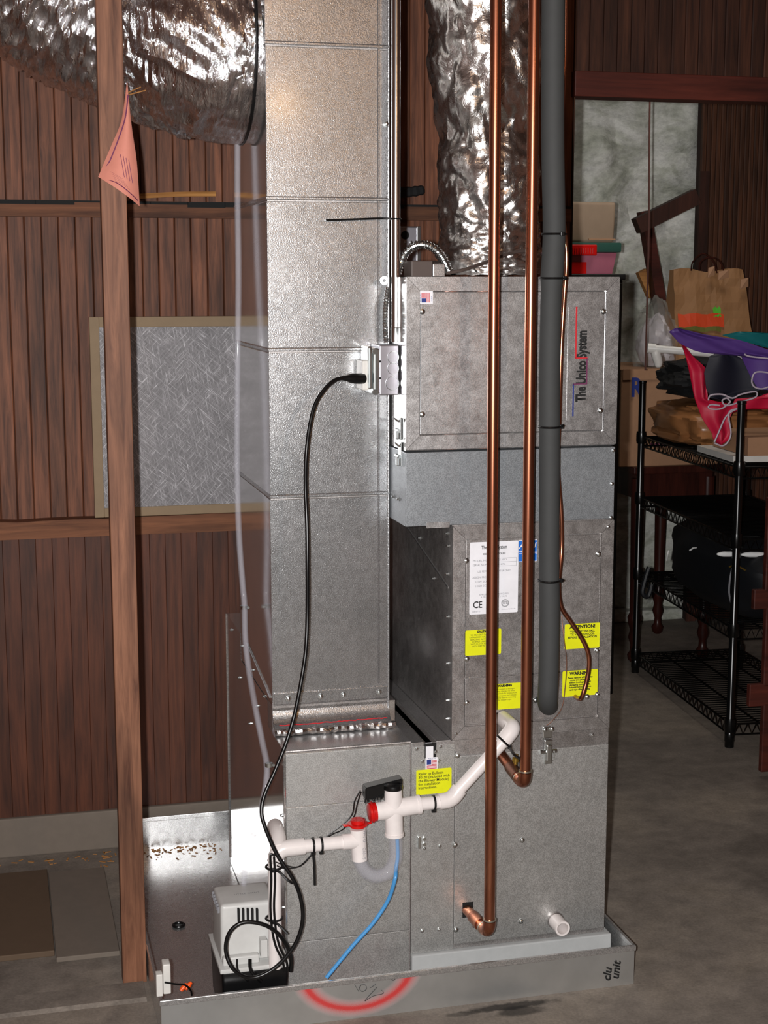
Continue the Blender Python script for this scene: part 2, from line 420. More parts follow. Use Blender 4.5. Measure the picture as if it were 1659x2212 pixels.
mk('dark_edge', bm, 'hole', tr2)  # near-black strip of uneven height along the upper girt's top edge
girt('trim_3', 1117, 1155, VW-.05)
mk('baseboard_back', box(B(), -1.3, u_open, VW-.012, VW+.05, 0, .106, .004), 'sill', kind='structure')
mk('baseboard_far', box(B(), 1.2, 4.0, 6.02, 6.1, 0, .05, .01), 'stone', kind='structure')
# far room: whitewashed stone wall
bm = B(); nx, nz = 110, 90
g = [[None]*(nz+1) for _ in range(nx+1)]
for i in range(nx+1):
    for j in range(nz+1):
        uu = 1.2 + 2.8*i/nx; zz = CEIL*j/nz
        d = noise.fractal(Vector((uu*3, 0, zz*3.5)), .9, 2.1, 4)*.07 - abs(noise.noise(Vector((uu*5+3, 2, zz*6))))*.08
        g[i][j] = bm.verts.new((uu, 6.12 + d, zz))
for i in range(nx):
    for j in range(nz): bm.faces.new((g[i][j], g[i+1][j], g[i+1][j+1], g[i][j+1]))
mk('wall_far', bm, 'stone', kind='structure', smooth=True)
# reeded sliding door leaf beyond the opening
ud = P(1512, 480, 5.87).x
door = tag(mk('door_1', box(B(), ud, 3.95, 5.888, 5.92, .03, 2.3), 'mortar'), kind='structure')
u = ud; pr = None
while u < 3.5:
    o = plank(door, u, .0215, .03, 2.3, pr, 'board', 'board_dark', 5.87, .018, .004); pr = pr or o; u += .0215
mk('edge_board', box(B(), ud-.012, ud+.03, 5.855, 5.87, .03, P(1510, 370, 5.87).z), 'bar_wood', door)

# ================================================================ LEFT WALL THINGS
# loose timber post
u0, u1 = .2140, .2645
post = mk('timber_post', box(B(), u0, u1, 3.09, 3.128, 0, CEIL, .0015), 'post', None, 'tall narrow brown timber post standing left of the silver drip pan', 'post')
# filter blank leaning on the wall
fu0, fu1, fz0, fz1 = .229, .680, .897, P(400, 683, 3.87).z
t = thing('air_filter', ((fu0+fu1)/2, 3.86, fz0), 'large grey fibre air filter with kraft paper border leaning on the plank wall', 'filter')
mk('filter_media', box(B(), fu0+.02, fu1-.02, 3.852, 3.868, fz0+.02, fz1-.02), 'filter', t)
for nm, q in (('border_strip', (fu0, fu0+.024, fz0, fz1)), ('border_strip', (fu1-.024, fu1, fz0, fz1)), ('border_strip', (fu0+.024, fu1-.024, fz0, fz0+.024)), ('border_strip', (fu0+.024, fu1-.024, fz1-.026, fz1))):
    bm = B(); box(bm, q[0], q[1], 3.850, 3.870, q[2], q[3], .0015); mk(nm, bm, 'kraft', t)
# stick lying on the upper girt
a, b = P(300, 424, 3.875), P(466, 419, 3.875)
mk('wooden_stick', tube(B(), smoothpts([a, (a+b)/2+Vector((0, 0, .002)), b], 4), [.007]*9, 6), 'stick', None, 'pale split stick lying on the upper wall rail right of the post', 'stick')
# salmon paper tag pinned to the post
def sheet(outline, V, fold, name, mat, parent, n=14, thick=.0007, **k):
    """outline: left and right edges as pixel polylines of equal length -> curved sheet"""
    L, R = outline; rows = []
    bm = B()
    L = smoothpts([P(x, y, V) for x, y in L], 4); R = smoothpts([P(x, y, V) for x, y in R], 4)
    for i, (a, b) in enumerate(zip(L, R)):
        row = []
        for j in range(n+1):
            t_ = j/n; p = a.lerp(b, t_); p.y += fold(i/(len(L)-1), t_); row.append(p)
        rows.append(row)
    A = [[bm.verts.new(p) for p in r] for r in rows]; Bk = [[bm.verts.new(p+Vector((0, thick, 0))) for p in r] for r in rows]
    m = len(rows)
    for G_ in (A, Bk):
        for i in range(m-1):
            for j in range(n): bm.faces.new((G_[i][j], G_[i][j+1], G_[i+1][j+1], G_[i+1][j]))
    for i in range(m-1):
        for j in (0, n): bm.faces.new((A[i][j], A[i+1][j], Bk[i+1][j], Bk[i][j]))
    for j in range(n):
        for i in (0, m-1): bm.faces.new((A[i][j], A[i][j+1], Bk[i][j+1], Bk[i][j]))
    return mk(name, bm, mat, parent, smooth=True, **k)
VT = 3.07
tagt = thing('paper_tag', P(280, 205, VT), 'salmon pink printed paper tag folded to a point and pinned to the timber post', 'paper tag')
ft = lambda s, t_: -.035*s*math.sin(t_*2.6) + .01*s*t_
sheet((([(274, 178), (262, 260), (238, 320), (212, 382)]), ([(275, 178), (284, 270), (295, 350), (301, 446)])), VT, ft, 'tag_paper', 'pink_paper', tagt)
def tagline(pts, wdt, mat='ink_purple', name='printed_line'):
    bm = B(); q = []
    for x, y in pts:
        p = P(x, y, VT); q.append(p)
    q = smoothpts(q, 6)
    for p in q:  # sit just in front of the folded sheet
        s = min(1, max(0, (P(270, 178, VT).z - p.z)/(P(270, 178, VT).z-P(270, 420, VT).z)))
        ul = P(274-62*s, 178+204*s, VT).x; ur = P(275+26*s, 178+268*s, VT).x
        tt = min(1, max(0, (p.x-ul)/max(1e-4, ur-ul))); p.y += ft(s, tt) - .0035
    tube(bm, q, wdt, 4, flat=.3); return mk(name, bm, mat, tagt)
tagline([(276, 205), (270, 252), (258, 292), (238, 345), (222, 380), (252, 398), (280, 420), (297, 435)], .0012)
for k in range(5): tagline([(238+k*2, 372+k*5), (250+k*3, 380+k*5), (262+k*4, 388+k*6)], .0005)
for k in range(4): tagline([(258+k*6, 335+k*4), (262+k*6, 360+k*4), (266+k*6, 385+k*4)], .0005)
tube_b = tube(B(), smoothpts([P(277, 200, 3.065), P(292, 193, 3.05), P(304, 188, 3.05)], 3), .0012, 6)
tube(tube_b, smoothpts([P(278, 205, 3.065), P(296, 200, 3.05), P(315, 195, 3.05)], 3), .0012, 6)
mk('tie_string', tube_b, 'stick', tagt)

# ================================================================ DRIP PAN AND SLAB
pu0, pu1, pv0, pv1, ph = .268, 1.277, 2.823, 3.862, .088
pan = thing('drip_pan', ((pu0+pu1)/2, (pv0+pv1)/2, 0), 'wide shallow galvanised drip pan on the floor with red paint arc', 'drip pan')
mk('pan_bottom', box(B(), pu0, pu1, pv0, pv1, .001, .003), 'pan', pan)
def paint_mat():
    n = N('pan_sheet_with_red_spray'); co = n.coord((1, 1, 1), rnd=True)
    big = n.noise(co, 9, 4, .6); fine = n.noise(co, 420, 2, .5)
    base = n.ramp(big, [(.3, (.58, .59, .58)), (.7, (.70, .71, .70))])
    tc = n.n('ShaderNodeTexCoord'); sx = n.n('ShaderNodeSeparateXYZ'); n.l(tc.outputs['Object'], sx.inputs[0])
    def m(op, a, b=None):
        x = n.n('ShaderNodeMath', operation=op)
        for i, v in enumerate((a, b)):
            if v is None: continue
            if isinstance(v, (int, float)): x.inputs[i].default_value = v
            else: n.l(v, x.inputs[i])
        return x.outputs[0]
    c = P(772, 2080, pv0)
    fu = m('DIVIDE', m('SUBTRACT', sx.outputs['X'], PAINT[0]), PAINT[2]); fz = m('DIVIDE', m('SUBTRACT', sx.outputs['Z'], PAINT[1]), PAINT[3])
    r = m('SQRT', m('ADD', m('MULTIPLY', fu, fu), m('MULTIPLY', fz, fz)))
    d = m('ABSOLUTE', m('SUBTRACT', r, 1.0))
    gr = n.n('ShaderNodeTexNoise'); gr.inputs['Scale'].default_value = 700; n.l(tc.outputs['Object'], gr.inputs['Vector'])
    d = m('ADD', d, m('MULTIPLY', m('SUBTRACT', gr.outputs['Fac'], .5), .12))
    f = n.ramp(d, [(.03, .95), (.10, .6), (.24, .0)])
    red = lin((.78, .12, .11))
    n.set(Base_Color=n.mix(f, base, red), Metallic=n.mix(f, (.88, .88, .88), (0, 0, 0)), Roughness=n.mix(f, (.4, .4, .4), (.55, .55, .55)), Coat_Weight=.2)
    return n.m
# front wall of the pan; arc centre / radii in the wall's own coordinates
ucen = (pu0+pu1)/2
ac = P(772, 2118, pv0); lo = P(772, 2178, pv0); lf = P(655, 2125, pv0); rt = P(890, 2098, pv0)
PAINT = ((lf.x+rt.x)/2 - ucen, .088 - 0.0 + .02, (rt.x-lf.x)/2, .088+.02-.022)
M['pan_paint'] = paint_mat()
front = mk('pan_side', box(B(), pu0, pu1, pv0-.0015, pv0, 0, ph-.010), 'pan_paint', pan, org=(ucen, pv0, 0), label='front side with a red sprayed arc and marker writing')
for q in ((pu0, pu0+.0015, pv0, pv1), (pu1-.0015, pu1, pv0, pv1), (pu0, pu1, pv1-.0015, pv1)):
    mk('pan_side', box(B(), q[0], q[1], q[2], q[3], .001, ph-.010), 'pan', pan)
bm = B()
box(bm, pu0-.003, pu1+.003, pv0-.004, pv0+.004, ph-.012, ph, .0015)
mk('rolled_edge', bm, 'pan', pan)
for q in ((pu0-.003, pu0+.004, pv0, pv1), (pu1-.004, pu1+.003, pv0, pv1), (pu0, pu1, pv1-.004, pv1+.002)):
    mk('rolled_edge', box(B(), q[0], q[1], q[2], q[3], ph-.012, ph, .0015), 'pan', pan)
vF = pv0-.0025
for x0_, st, rt_ in ((1318, 'clu', 90), (1336, 'un.1 2v', 90)):
    a = P(x0_, 2120 if st == 'clu' else 2116, vF)
    text(front, 'marker_writing', st if st == 'clu' else 'unit', .026, a, 'ink', rot=84, bold=.0006, shear=.3)
def scrib(pts, r=.0011):
    bm = tube(B(), smoothpts([P(x, y, vF) for x, y in pts], 5), r, 5, flat=.3); return mk('marker_writing', bm, 'ink', front)
scrib([(722, 2122), (740, 2128), (752, 2118), (762, 2120), (768, 2130), (775, 2142)])
scrib([(780, 2128), (776, 2136), (783, 2142), (792, 2136), (789, 2128), (780, 2128)])
scrib([(800, 2134), (806, 2130), (812, 2126)]); scrib([(824, 2139), (828, 2146), (805, 2152), (788, 2162), (815, 2132)])
scrib([(838, 2112), (850, 2118), (856, 2110)])
bm = B(); box(bm, .808, 1.262, V0-.012, 3.60, .004, .0765, .003)
mk('foam_slab', bm, 'slab', None, 'pale grey slab in the drip pan carrying the lowest cabinet', 'slab')

# ================================================================ CABINETS
def frame_rails(parent, u0, u1, z0, z1, wdt, v, th, mat):
    o = [(u0, z0), (u1, z0), (u1, z1), (u0, z1)]; i = [(u0+wdt, z0+wdt), (u1-wdt, z0+wdt), (u1-wdt, z1-wdt), (u0+wdt, z1-wdt)]
    for k in range(4):
        a, b, c, d = o[k], o[(k+1) % 4], i[(k+1) % 4], i[k]
        cu, cz = sum(q[0] for q in (a, b, c, d))/4, sum(q[1] for q in (a, b, c, d))/4
        pts = [(cu+(q[0]-cu)*.9975, v, cz+(q[1]-cz)*.9975) for q in (a, b, c, d)]
        bm = ext(B(), pts, (0, th, 0)); mk('frame_rail', bm, mat, parent)
UL, UR = .795, 1.250
ztop, zs, zm, zc = 1.502, 1.1525, .999, .5415
# --- top cabinet
top = thing('blower_cabinet', ((UL+UR)/2, V0+.3, zs), 'top galvanised cabinet with large framed front panel and vertical company lettering', 'cabinet')
mk('cabinet_shell', box(B(), UL+.001, UR-.001, V0+.006, V0+.62, zs+.001, ztop-.001), 'galv_side', top)
frame_rails(top, UL, UR, zs+.004, ztop, .028, V0-.001, .007, 'galv')
a0, a1, b0, b1 = UL+.030, UR-.030, zs+.034, ztop-.030
mk('front_panel', box(B(), a0, a1, V0+.0015, V0+.006, b0, b1, .001), 'galv', top)
for x, y in ((912, 673), (912, 895), (1303, 673), (1297, 887)): screw(top, P(x, y, V0+.0015))
st = sticker(top, *pxbox(905, 629, 935, 656, V0+.001), V0+.0012, 'white_paper', 'small white flag sticker', .001)
def flag(st, u0, u1, z0, z1, v, turned):
    w_, h_ = u1-u0, z1-z0
    if turned:   # flag turned on its side: canton at the bottom left
        mk('flag_canton', box(B(), u0+w_*.18, u0+w_*.50, v-.0006, v, z0+h_*.10, z0+h_*.42), 'ink_blue', st)
        for k in range(7):
            a = u0+w_*(.18+.64*k/7); zz = z0+h_*(.46 if k < 4 else .10)
            mk('flag_stripe', box(B(), a, a+w_*.045, v-.0006, v, zz, z0+h_*.88), 'ink_red', st)
    else:
        mk('flag_canton', box(B(), u0+w_*.10, u0+w_*.45, v-.0006, v, z0+h_*.50, z0+h_*.84), 'ink_blue', st)
        for k in range(7):
            a = z0+h_*(.18+.64*k/7); uu = u0+w_*(.10 if k < 3 else .48)
            mk('flag_stripe', box(B(), uu, u0+w_*.92, v-.0006, v, a, a+h_*.045), 'ink_red', st)
q = pxbox(905, 629, 935, 656, V0+.001); flag(st, *q, V0-.0002, True)
text(st, 'lettering', 'MADE IN', .0042, (q[0]+.0045, V0-.0002, q[2]+.003), 'ink_blue', rot=90); text(st, 'lettering', 'U.S.A.', .0042, (q[1]-.0015, V0-.0002, q[2]+.005), 'ink_blue', rot=90)
# nameplate, written upwards
q = pxbox(1228, 662, 1290, 908, V0)
npl = mk('nameplate', ext(B(), rrect(q[0], q[1], q[2], q[3], V0+.0012, .002), (0, -.0008, 0)), 'galv', top, label='thin metal nameplate with black lettering and red and blue lines')
vv = V0+.0001
lb = P(1264, 868, vv); le = P(1270, 702, vv); Ltx = le.z-lb.z
t1 = text(npl, 'lettering', 'The Unico System', .030, lb, 'ink', rot=90, sx=.66, bold=.0013)
def stroke(parent, pts, r, mat, V):
    q = [P(x, y, V) for x, y in pts]; bm = B()
    for a, b in zip(q[:-1], q[1:]):
        box(bm, min(a.x, b.x)-r, max(a.x, b.x)+r, V-.0006, V, min(a.z, b.z)-r, max(a.z, b.z)+r)
    return mk('printed_line', bm, mat, parent)
vv -= .0001
stroke(npl, [(1237, 898), (1239, 830)], .0011, 'ink_blue', vv); stroke(npl, [(1239, 830), (1266, 829)], .0009, 'ink_purple', vv)
stroke(npl, [(1267, 829), (1268, 775)], .0013, 'ink_purple', vv); stroke(npl, [(1268, 774), (1243, 773)], .0010, 'ink_red', vv)
stroke(npl, [(1243, 773), (1246, 664)], .0013, 'ink_red', vv)
# toggle latches on its left side
def side_latch(parent, x, y, V, hgt=.06):
    p = P(x, y, V); u_ = UL
    bm = B(); box(bm, u_-.003, u_, p.y-.012, p.y+.012, p.z-hgt/2, p.z+hgt/2, .001)
    tube(bm, smoothpts([(u_-.004, p.y-.008, p.z+hgt*.3), (u_-.012, p.y, p.z+hgt*.45), (u_-.004, p.y+.008, p.z+hgt*.3)], 5), .0016, 6)
    box(bm, u_-.010, u_-.003, p.y-.006, p.y+.006, p.z-hgt*.5, p.z-hgt*.05, .002)
    tube(bm, [(u_-.006, p.y-.013, p.z-hgt*.1), (u_-.006, p.y+.013, p.z-hgt*.1)], .004, 8)
    return mk('toggle_latch', bm, 'zinc', parent)
side_latch(top, 860, 925, V0+.045, .045)
# --- middle box
mid = thing('transition_box', ((UL+UR)/2, V0+.3, zm), 'plain grey sheet metal box between the top cabinet and the cabinet with the white label', 'cabinet')
mk('sheet_shell', box(B(), UL-.0005, UR-.001, V0, V0+.62, zm, zs-.002, .001), 'galv_gray', mid)
for x, y in ((1325, 973), (1322, 1045), (1320, 1118)): screw(mid, P(x, y, V0), r=.004)
mk('small_plate', ext(B(), rrect(*pxbox(921, 1129, 971, 1139, V0), V0, .001), (0, -.001, 0)), 'galv', mid)
side_latch(mid, 861, 980, V0+.04, .05)
for v_ in (.05, .09): screw(mid, (UL-.0005, V0+v_, zm+.05), 'u', .004)
# --- coil cabinet
CL = P(977, 1370, V0).x
coil = thing('coil_cabinet', ((CL+UR)/2, V0+.3, zc), 'middle galvanised cabinet with white data label and yellow warning stickers', 'cabinet')
bm = B(); ext(bm, [(CL, V0+.006, zc+.001), (UR-.001, V0+.006, zc+.001), (UR-.001, V0+.62, zc+.001), (CL-.0, V0+.62, zc+.001)], (0, 0, zm-zc-.002))
mk('cabinet_shell', bm, 'galv_dark', coil)
frame_rails(coil, CL, UR, zc, zm-.003, .027, V0-.001, .007, 'galv_dark')
zsp = P(1150, 1456, V0).z
c0, c1 = CL+.029, UR-.029
mk('front_panel', box(B(), c0, c1, V0+.0015, V0+.006, zsp+.0012, zm-.033, .0008), 'galv_dark', coil)
mk('front_panel', box(B(), c0, c1, V0+.0015, V0+.006, zc+.030, zsp-.0012, .0008), 'galv_dark', coil)
for x, y in ((1007, 1211), (1293, 1197), (1008, 1423), (1290, 1405), (1008, 1518), (1290, 1500), (1157, 1512), (1268, 1505)): screw(coil, P(x, y, V0+.0015))
for x, y in ((1314, 1138), (985, 1585)): screw(coil, P(x, y, V0), r=.004)
for z_, v_ in ((.975, .04), (.95, .03), (.89, .035), (.80, .03), (.70, .03), (.62, .03), (.93, .25), (.86, .14), (.58, .03)): screw(coil, (CL, V0+v_, z_), 'u', .004)
# diagonal sheet seam visible on the dark side face
bm = B(); ext(bm, [(CL, V0+.03, .86), (CL, V0+.03, .864), (CL, V0+.60, 1.02-.025), (CL, V0+.60, 1.02-.029)], (-.0012, 0, 0)); mk('side_seam', bm, 'galv_side', coil)
# white data label
q = pxbox(1015, 1172, 1118, 1322, V0+.0015); vs = V0+.0013
lab = sticker(coil, *q, vs, 'white_paper', 'white data label with certification marks', .003)
W_, H_ = q[1]-q[0], q[3]-q[2]; vt = vs-.0008
def lt(body, fx, fz, size, mat='ink_gray', **k): return text(lab, 'lettering', body, size, (q[0]+W_*fx, vt, q[2]+H_*fz), mat, **k)
lt('The Unico System', .5, .90, .0105, 'ink', align='CENTER', sx=.72, bold=.0002)
lt('COOLING MODULE', .5, .82, .0055, 'ink', align='CENTER', bold=.0001)
lt('MODEL NO.', .06, .73, .0062); lt('M3642CL1-A00CX', .46, .735, .0052, align='LEFT', sx=.8)
lt('SERIAL NUMBER', .06, .67, .0062, sx=.9); lt('0A1124K240736', .46, .672, .0052, sx=.8)
lt('USE REFRIGERANT R-410A ONLY', .5, .58, .0062, align='CENTER', sx=.8)
lt('DESIGN PRESSURE', .04, .50, .0058); lt('LOW SIDE', .12, .44, .0058); lt('HIGH SIDE', .12, .38, .0058)
lt('REFRIGERANT CONTROL REQUIRES', .5, .26, .0050, align='CENTER', sx=.8); lt('A FIELD INSTALLED TX VALVE', .5, .225, .0050, align='CENTER', sx=.85)
lt('C', .07, .09, .020, 'ink', bold=.0003, sx=.9); lt('E', .19, .09, .020, 'ink', bold=.0002, sx=.8)
lt('ETL', .74, .125, .0085, 'ink', align='CENTER', sx=.7, bold=.0002)
bm = B(); cc = Vector((q[0]+W_*.735, vt, q[2]+H_*.137))
for rr in (.0083, .0068): ring_tube(bm, cc, cc+Vector((0, -.0004, 0)), rr, rr-.0006, 24)
mk('certification_ring', bm, 'ink', lab)
lt('008-87113', .06, .03, .004); lt('Conforms to UL STD 1995', .66, .045, .0035, sx=.8)
bm = B()
for a, b, c_, d in ((.44, .96, .765, .768), (.44, .96, .712, .715), (.44, .96, .655, .658), (.44, .445, .655, .768), (.955, .96, .655, .768)):
    box(bm, q[0]+W_*a, q[0]+W_*b, vt-.0002, vt, q[2]+H_*c_, q[2]+H_*d)
mk('printed_box', bm, 'ink_gray', lab)
q2 = pxbox(1119, 1167, 1160, 1212, V0+.0015)
bl = sticker(coil, *q2, vs, 'white_paper', 'blue and white rating label beside the data label', .002)
bm = ext(B(), rrect(q2[0]+.0012, q2[1]-.0012, q2[2]+(q2[3]-q2[2])*.48, q2[3]-.0012, vt, .001), (0, -.0003, 0)); mk('blue_field', bm, 'blue_label', bl)
bm = ext(B(), rrect(q2[0]+.0012, q2[1]-.0012, q2[2]+.0012, q2[2]+(q2[3]-q2[2])*.46, vt, .001), (0, -.0003, 0)); mk('blue_field', bm, 'blue_label', bl)
text(bl, 'lettering', 'AHRI', .016, (q2[0]+.002, vt-.0006, q2[3]-.017), 'white_paper', bold=.0003, shear=.3)
text(bl, 'lettering', 'CERTIFIED\nwww.ahridirectory.org', .0042, (q2[0]+.002, vt-.0006, q2[3]-.025), 'white_paper')
def yellow(parent, px, lines, v, label, title=None, tsize=.011, size=.0062, name='sticker', bold=.0002, fx=.5, lead=1.0, align='CENTER', sx=1):
    q = pxbox(*px, v); s_ = sticker(parent, *q, v-.0002, 'yellow', label, .003, name); vt = v-.001
    if title: text(s_, 'lettering', title, tsize, ((q[0]+q[1])/2, vt, q[3]-tsize*1.0), 'ink', align='CENTER', bold=.0005)
    z = q[3]-(tsize*1.25+size if title else size*1.4)
    text(s_, 'lettering', lines, size, (q[0]+(q[1]-q[0])*fx, vt, z), 'ink', align=align, bold=bold, lead=lead, sx=sx); return s_
vp = V0+.0015
yellow(coil, (1005, 1362, 1082, 1412, vp)[:4], 'TO PREVENT DAMAGE TO\nEXPANSION VALVE DURING\nBRAZING, ALWAYS WRAP\nCOPPER LINES WITH A\nWET CLOTH AND PURGE\nWITH DRY NITROGEN.', vp, 'yellow caution sticker left of the front copper pipe', 'CAUTION', .0062, .0048, bold=0)
yellow(coil, (1220, 1349, 1295, 1398), 'YOU MUST INSTALL\nTX VALVE ON COIL\nBEFORE INSTALLATION', vp, 'yellow attention sticker at the right of the panel', 'ATTENTION!', .0098, .0062, lead=1.05)
yellow(coil, (1215, 1450, 1290, 1500), 'Please remove all Schrader\ncores and plastic caps\nbefore brazing to avoid\ndamaging components.\nReinstall Schrader cores\nand caps after brazing.', vp, 'yellow warning sticker behind the thin copper line', 'WARNING', .0098, .0052)
yellow(coil, (1052, 1479, 1127, 1529), 'Unit contains a nitrogen\nholding charge. To avoid\ninjury, check for pressure at\nthe access port and release\npressure before removing\nthe copper caps.', vp, 'yellow warning sticker above the white elbow', 'WARNING', .0066, .0047, bold=0)
# --- blower module (lowest)
BL = P(887, 1850, V0).x
zb = .0775
low = thing('lower_cabinet', ((BL+UR)/2, V0+.3, zb), 'lowest tall grey cabinet standing on the slab with latches and a pipe stub', 'cabinet')
bm = B(); box(bm, BL+.001, UR-.001, V0+.001, V0+.62, zb, zc-.001)
mk('cabinet_shell', bm, 'galv_dark', low)
dl = P(981, 1780, V0).x
mk('front_panel', box(B(), dl, UR-.002, V0-.004, V0+.001, zb+.012, P(1150, 1600, V0).z-.02, .0012), 'galv_low', low)
mk('side_strip', box(B(), BL+.001, dl-.001, V0-.0015, V0+.001, zb, zc-.008), 'galv_low', low)
for x, y in ((988, 1632), (983, 1825), (1128, 1815), (985, 2008), (1125, 1990)): screw(low, P(x, y, V0-.004))
for x, y in ((900, 1618), (913, 1645), (948, 1643), (952, 1613), (941, 1624), (917, 1833), (950, 1828), (948, 2008), (912, 2011), (1280, 1588)): screw(low, P(x, y, V0-.0015), r=.004)
# top rail pieces left of the coil cabinet
zt = zc
bm = B(); box(bm, P(888, 1600, V0).x, P(916, 1600, V0).x, V0, V0+.58, zt-.012, zt+.001, .001); mk('top_rail', bm, 'galv', low)
bm = B(); box(bm, P(919, 1600, V0).x, P(934, 1600, V0).x, V0-.001, V0+.58, zt-.03, zt-.001, .001); mk('filter_edge', bm, 'white_paper', low, label='white edge of a filter sliding in the top slot')
bm = B(); box(bm, P(943, 1600, V0).x, CL-.001, V0, V0+.58, zt-.012, zt+.001, .001); mk('top_rail', bm, 'galv', low)
mk('filter_slot', box(B(), P(917, 1600, V0).x, P(942, 1600, V0).x, V0-.0018, V0+.0, P(930, 1637, V0).z, zt-.002), 'hole', low)
mk('filter_end', box(B(), P(919, 1600, V0).x, P(935, 1600, V0).x, V0-.004, V0-.001, P(930, 1635, V0).z, P(930, 1611, V0).z), 'white_paper', low)
q = pxbox(919, 1637, 945, 1664, V0-.002); st = sticker(low, *q, V0-.0022, 'white_paper', 'small flag sticker above the yellow sticker', .001); flag(st, *q, V0-.003, False)
text(st, 'lettering', 'MADE IN', .0042, ((q[0]+q[1])/2, V0-.003, q[3]-.0036), 'ink_blue', align='CENTER'); text(st, 'lettering', 'U.S.A.', .0042, ((q[0]+q[1])/2, V0-.003, q[2]+.0008), 'ink_blue', align='CENTER')
bm = None
yellow(low, (899, 1664, 975, 1711), 'Refer to Bulletin\n30-20 (included with\nthe Blower Module)\nfor installation\ninstructions.', V0-.0045, 'yellow bulletin sticker beside the white drain pipe', size=.0082, fx=.06, align='LEFT', bold=.0001, lead=.92)
def bracket(x, y, V, parent):
    p = P(x, y, V); bm = B()
    box(bm, p.x-.011, p.x-.005, V-.009, V, p.z-.013, p.z+.013, .001)
    tube(bm, [(p.x+.004, V, p.z+.006), (p.x+.004, V-.006, p.z+.006)], .004, 8); tube(bm, [(p.x+.004, V, p.z-.006), (p.x+.004, V-.006, p.z-.006)], .004, 8)
    mk('latch_catch', bm, 'zinc', parent)
bracket(912, 1817, V0-.0015, low)
# front toggle latch between coil and lower cabinet
p = P(1183, 1620, V0-.004); bm = B()
box(bm, p.x-.009, p.x+.009, V0-.010, V0-.004, p.z-.030, p.z+.024, .002); box(bm, p.x-.006, p.x+.006, V0-.016, V0-.009, p.z-.022, p.z+.014, .002)
tube(bm, [(p.x-.019, V0-.008, p.z-.002), (p.x+.019, V0-.008, p.z-.002)], .0048, 10)
tube(bm, [(p.x+.004, V0-.015, p.z-.02), (p.x+.012, V0-.013, p.z-.02), (p.x+.012, V0-.013, p.z+.0)], .001, 5)
box(bm, p.x-.012, p.x+.010, V0-.006, V0-.001, p.z+.026, p.z+.052, .002)
tl = mk('toggle_latch', bm, 'zinc', low)
for d in (-.008, .008):
    bm = lathe(B(), [(.006, 0), (.006, .001), (.004, .0015), (.004, .005), (.002, .006)], (p.x+d, V0-.006, p.z+.046), (0, -1, 0), 8); mk('screw', bm, 'zinc', tl, smooth=True)
# square cut-out for the copper pipe and a stub of pipe
q = pxbox(999, 1950, 1022, 1980, V0-.004)
mk('cut_out', ext(B(), rrect(q[0], q[1], q[2], q[3], V0-.0042, .001), (0, -.0004, 0)), 'hole', low)
a = P(1197, 1985, V0); b = P(1216, 2011, V0-.045)
mk('drain_stub', hollow(B(), Vector((a.x, V0-.002, a.z)), Vector((a.x, V0-.052, a.z)), .0165, .0125, 24), 'pvc', low, smooth=True, label='short white open pipe stub')
bm = lathe(B(), [(.019, 0), (.019, .006), (.0172, .008)], (a.x, V0-.004, a.z), (0, -1, 0), 20); mk('stub_collar', bm, 'galv_dark', low, smooth=True)
# ================================================================ RETURN BOX AND MAIN DUCT
RU0, RU1 = .539, .806
VD = 3.05
ret = thing('return_air_box', ((RU0+RU1)/2, 3.2, .005), 'galvanised return air box in the pan below the tall duct', 'duct box')
zr = .545
bm = B(); ext(bm, [(RU0, V0, .006), (RU0, V0, zr), (RU0, VD, zr), (RU0, VD, .600), (RU0, 3.475, .600), (RU0, 3.478, .664), (RU0, 3.70, .664), (RU0, 3.70, .006)], (RU1-RU0, 0, 0))
mk('sheet_shell', bm, 'galv_side', ret)
zr1 = P(750, 1733, V0).z; zr2 = P(750, 2022, V0).z
for a, b in ((zr1+.0008, zr-.006), (zr2+.0006, zr1-.0008), (.006, zr2-.0006)):
    mk('front_sheet', box(B(), RU0+.003, RU1-.003, V0-.003, V0+.001, a, b, .0006), 'galv_low', ret)
mk('top_sheet', box(B(), RU0-.001, RU1+.001, V0-.001, VD+.01, zr, zr+.002), 'galv', ret)
mk('corner_seam', tube(B(), [(RU0, V0-.002, .006), (RU0, V0-.002, zr)], .003, 8), 'galv_side', ret, smooth=True)
mk('corner_seam', tube(B(), [(RU1-.001, V0-.002, .006), (RU1-.001, V0-.002, zr)], .0022, 8), 'galv_dark', ret, smooth=True)
mk('corner_seam', tube(B(), [(RU0, V0-.002, zr), (RU1, V0-.002, zr)], .003, 8), 'galv', ret, smooth=True)
mk('corner_seam', tube(B(), [(RU0-.001, 3.70, .02), (RU0-.001, 3.70, .664)], .0025, 8), 'galv_side', ret, smooth=True)
mk('side_cleat', tube(B(), [(RU0-.002, 3.07, .62), (RU0-.002, 3.37, .664)], .0025, 8), 'galv_side', ret, smooth=True)
for v_, z_ in ((3.15, .60), (3.3, .62), (3.45, .64), (3.62, .64), (3.25, .55), (3.5, .55), (3.35, .48), (2.95, .4), (2.95, .2)): screw(ret, (RU0, v_, z_), 'u', .004)
duct = thing('supply_duct', (.665, 3.25, zr), 'tall bright rectangular sheet metal duct rising behind the black cord', 'duct')
DU0, DU1, DV1 = .5385, .7925, 3.47
zsm = [.603] + [P(700, y, VD).z for y in (1070, 755, 430, 97)] + [CEIL-.01]
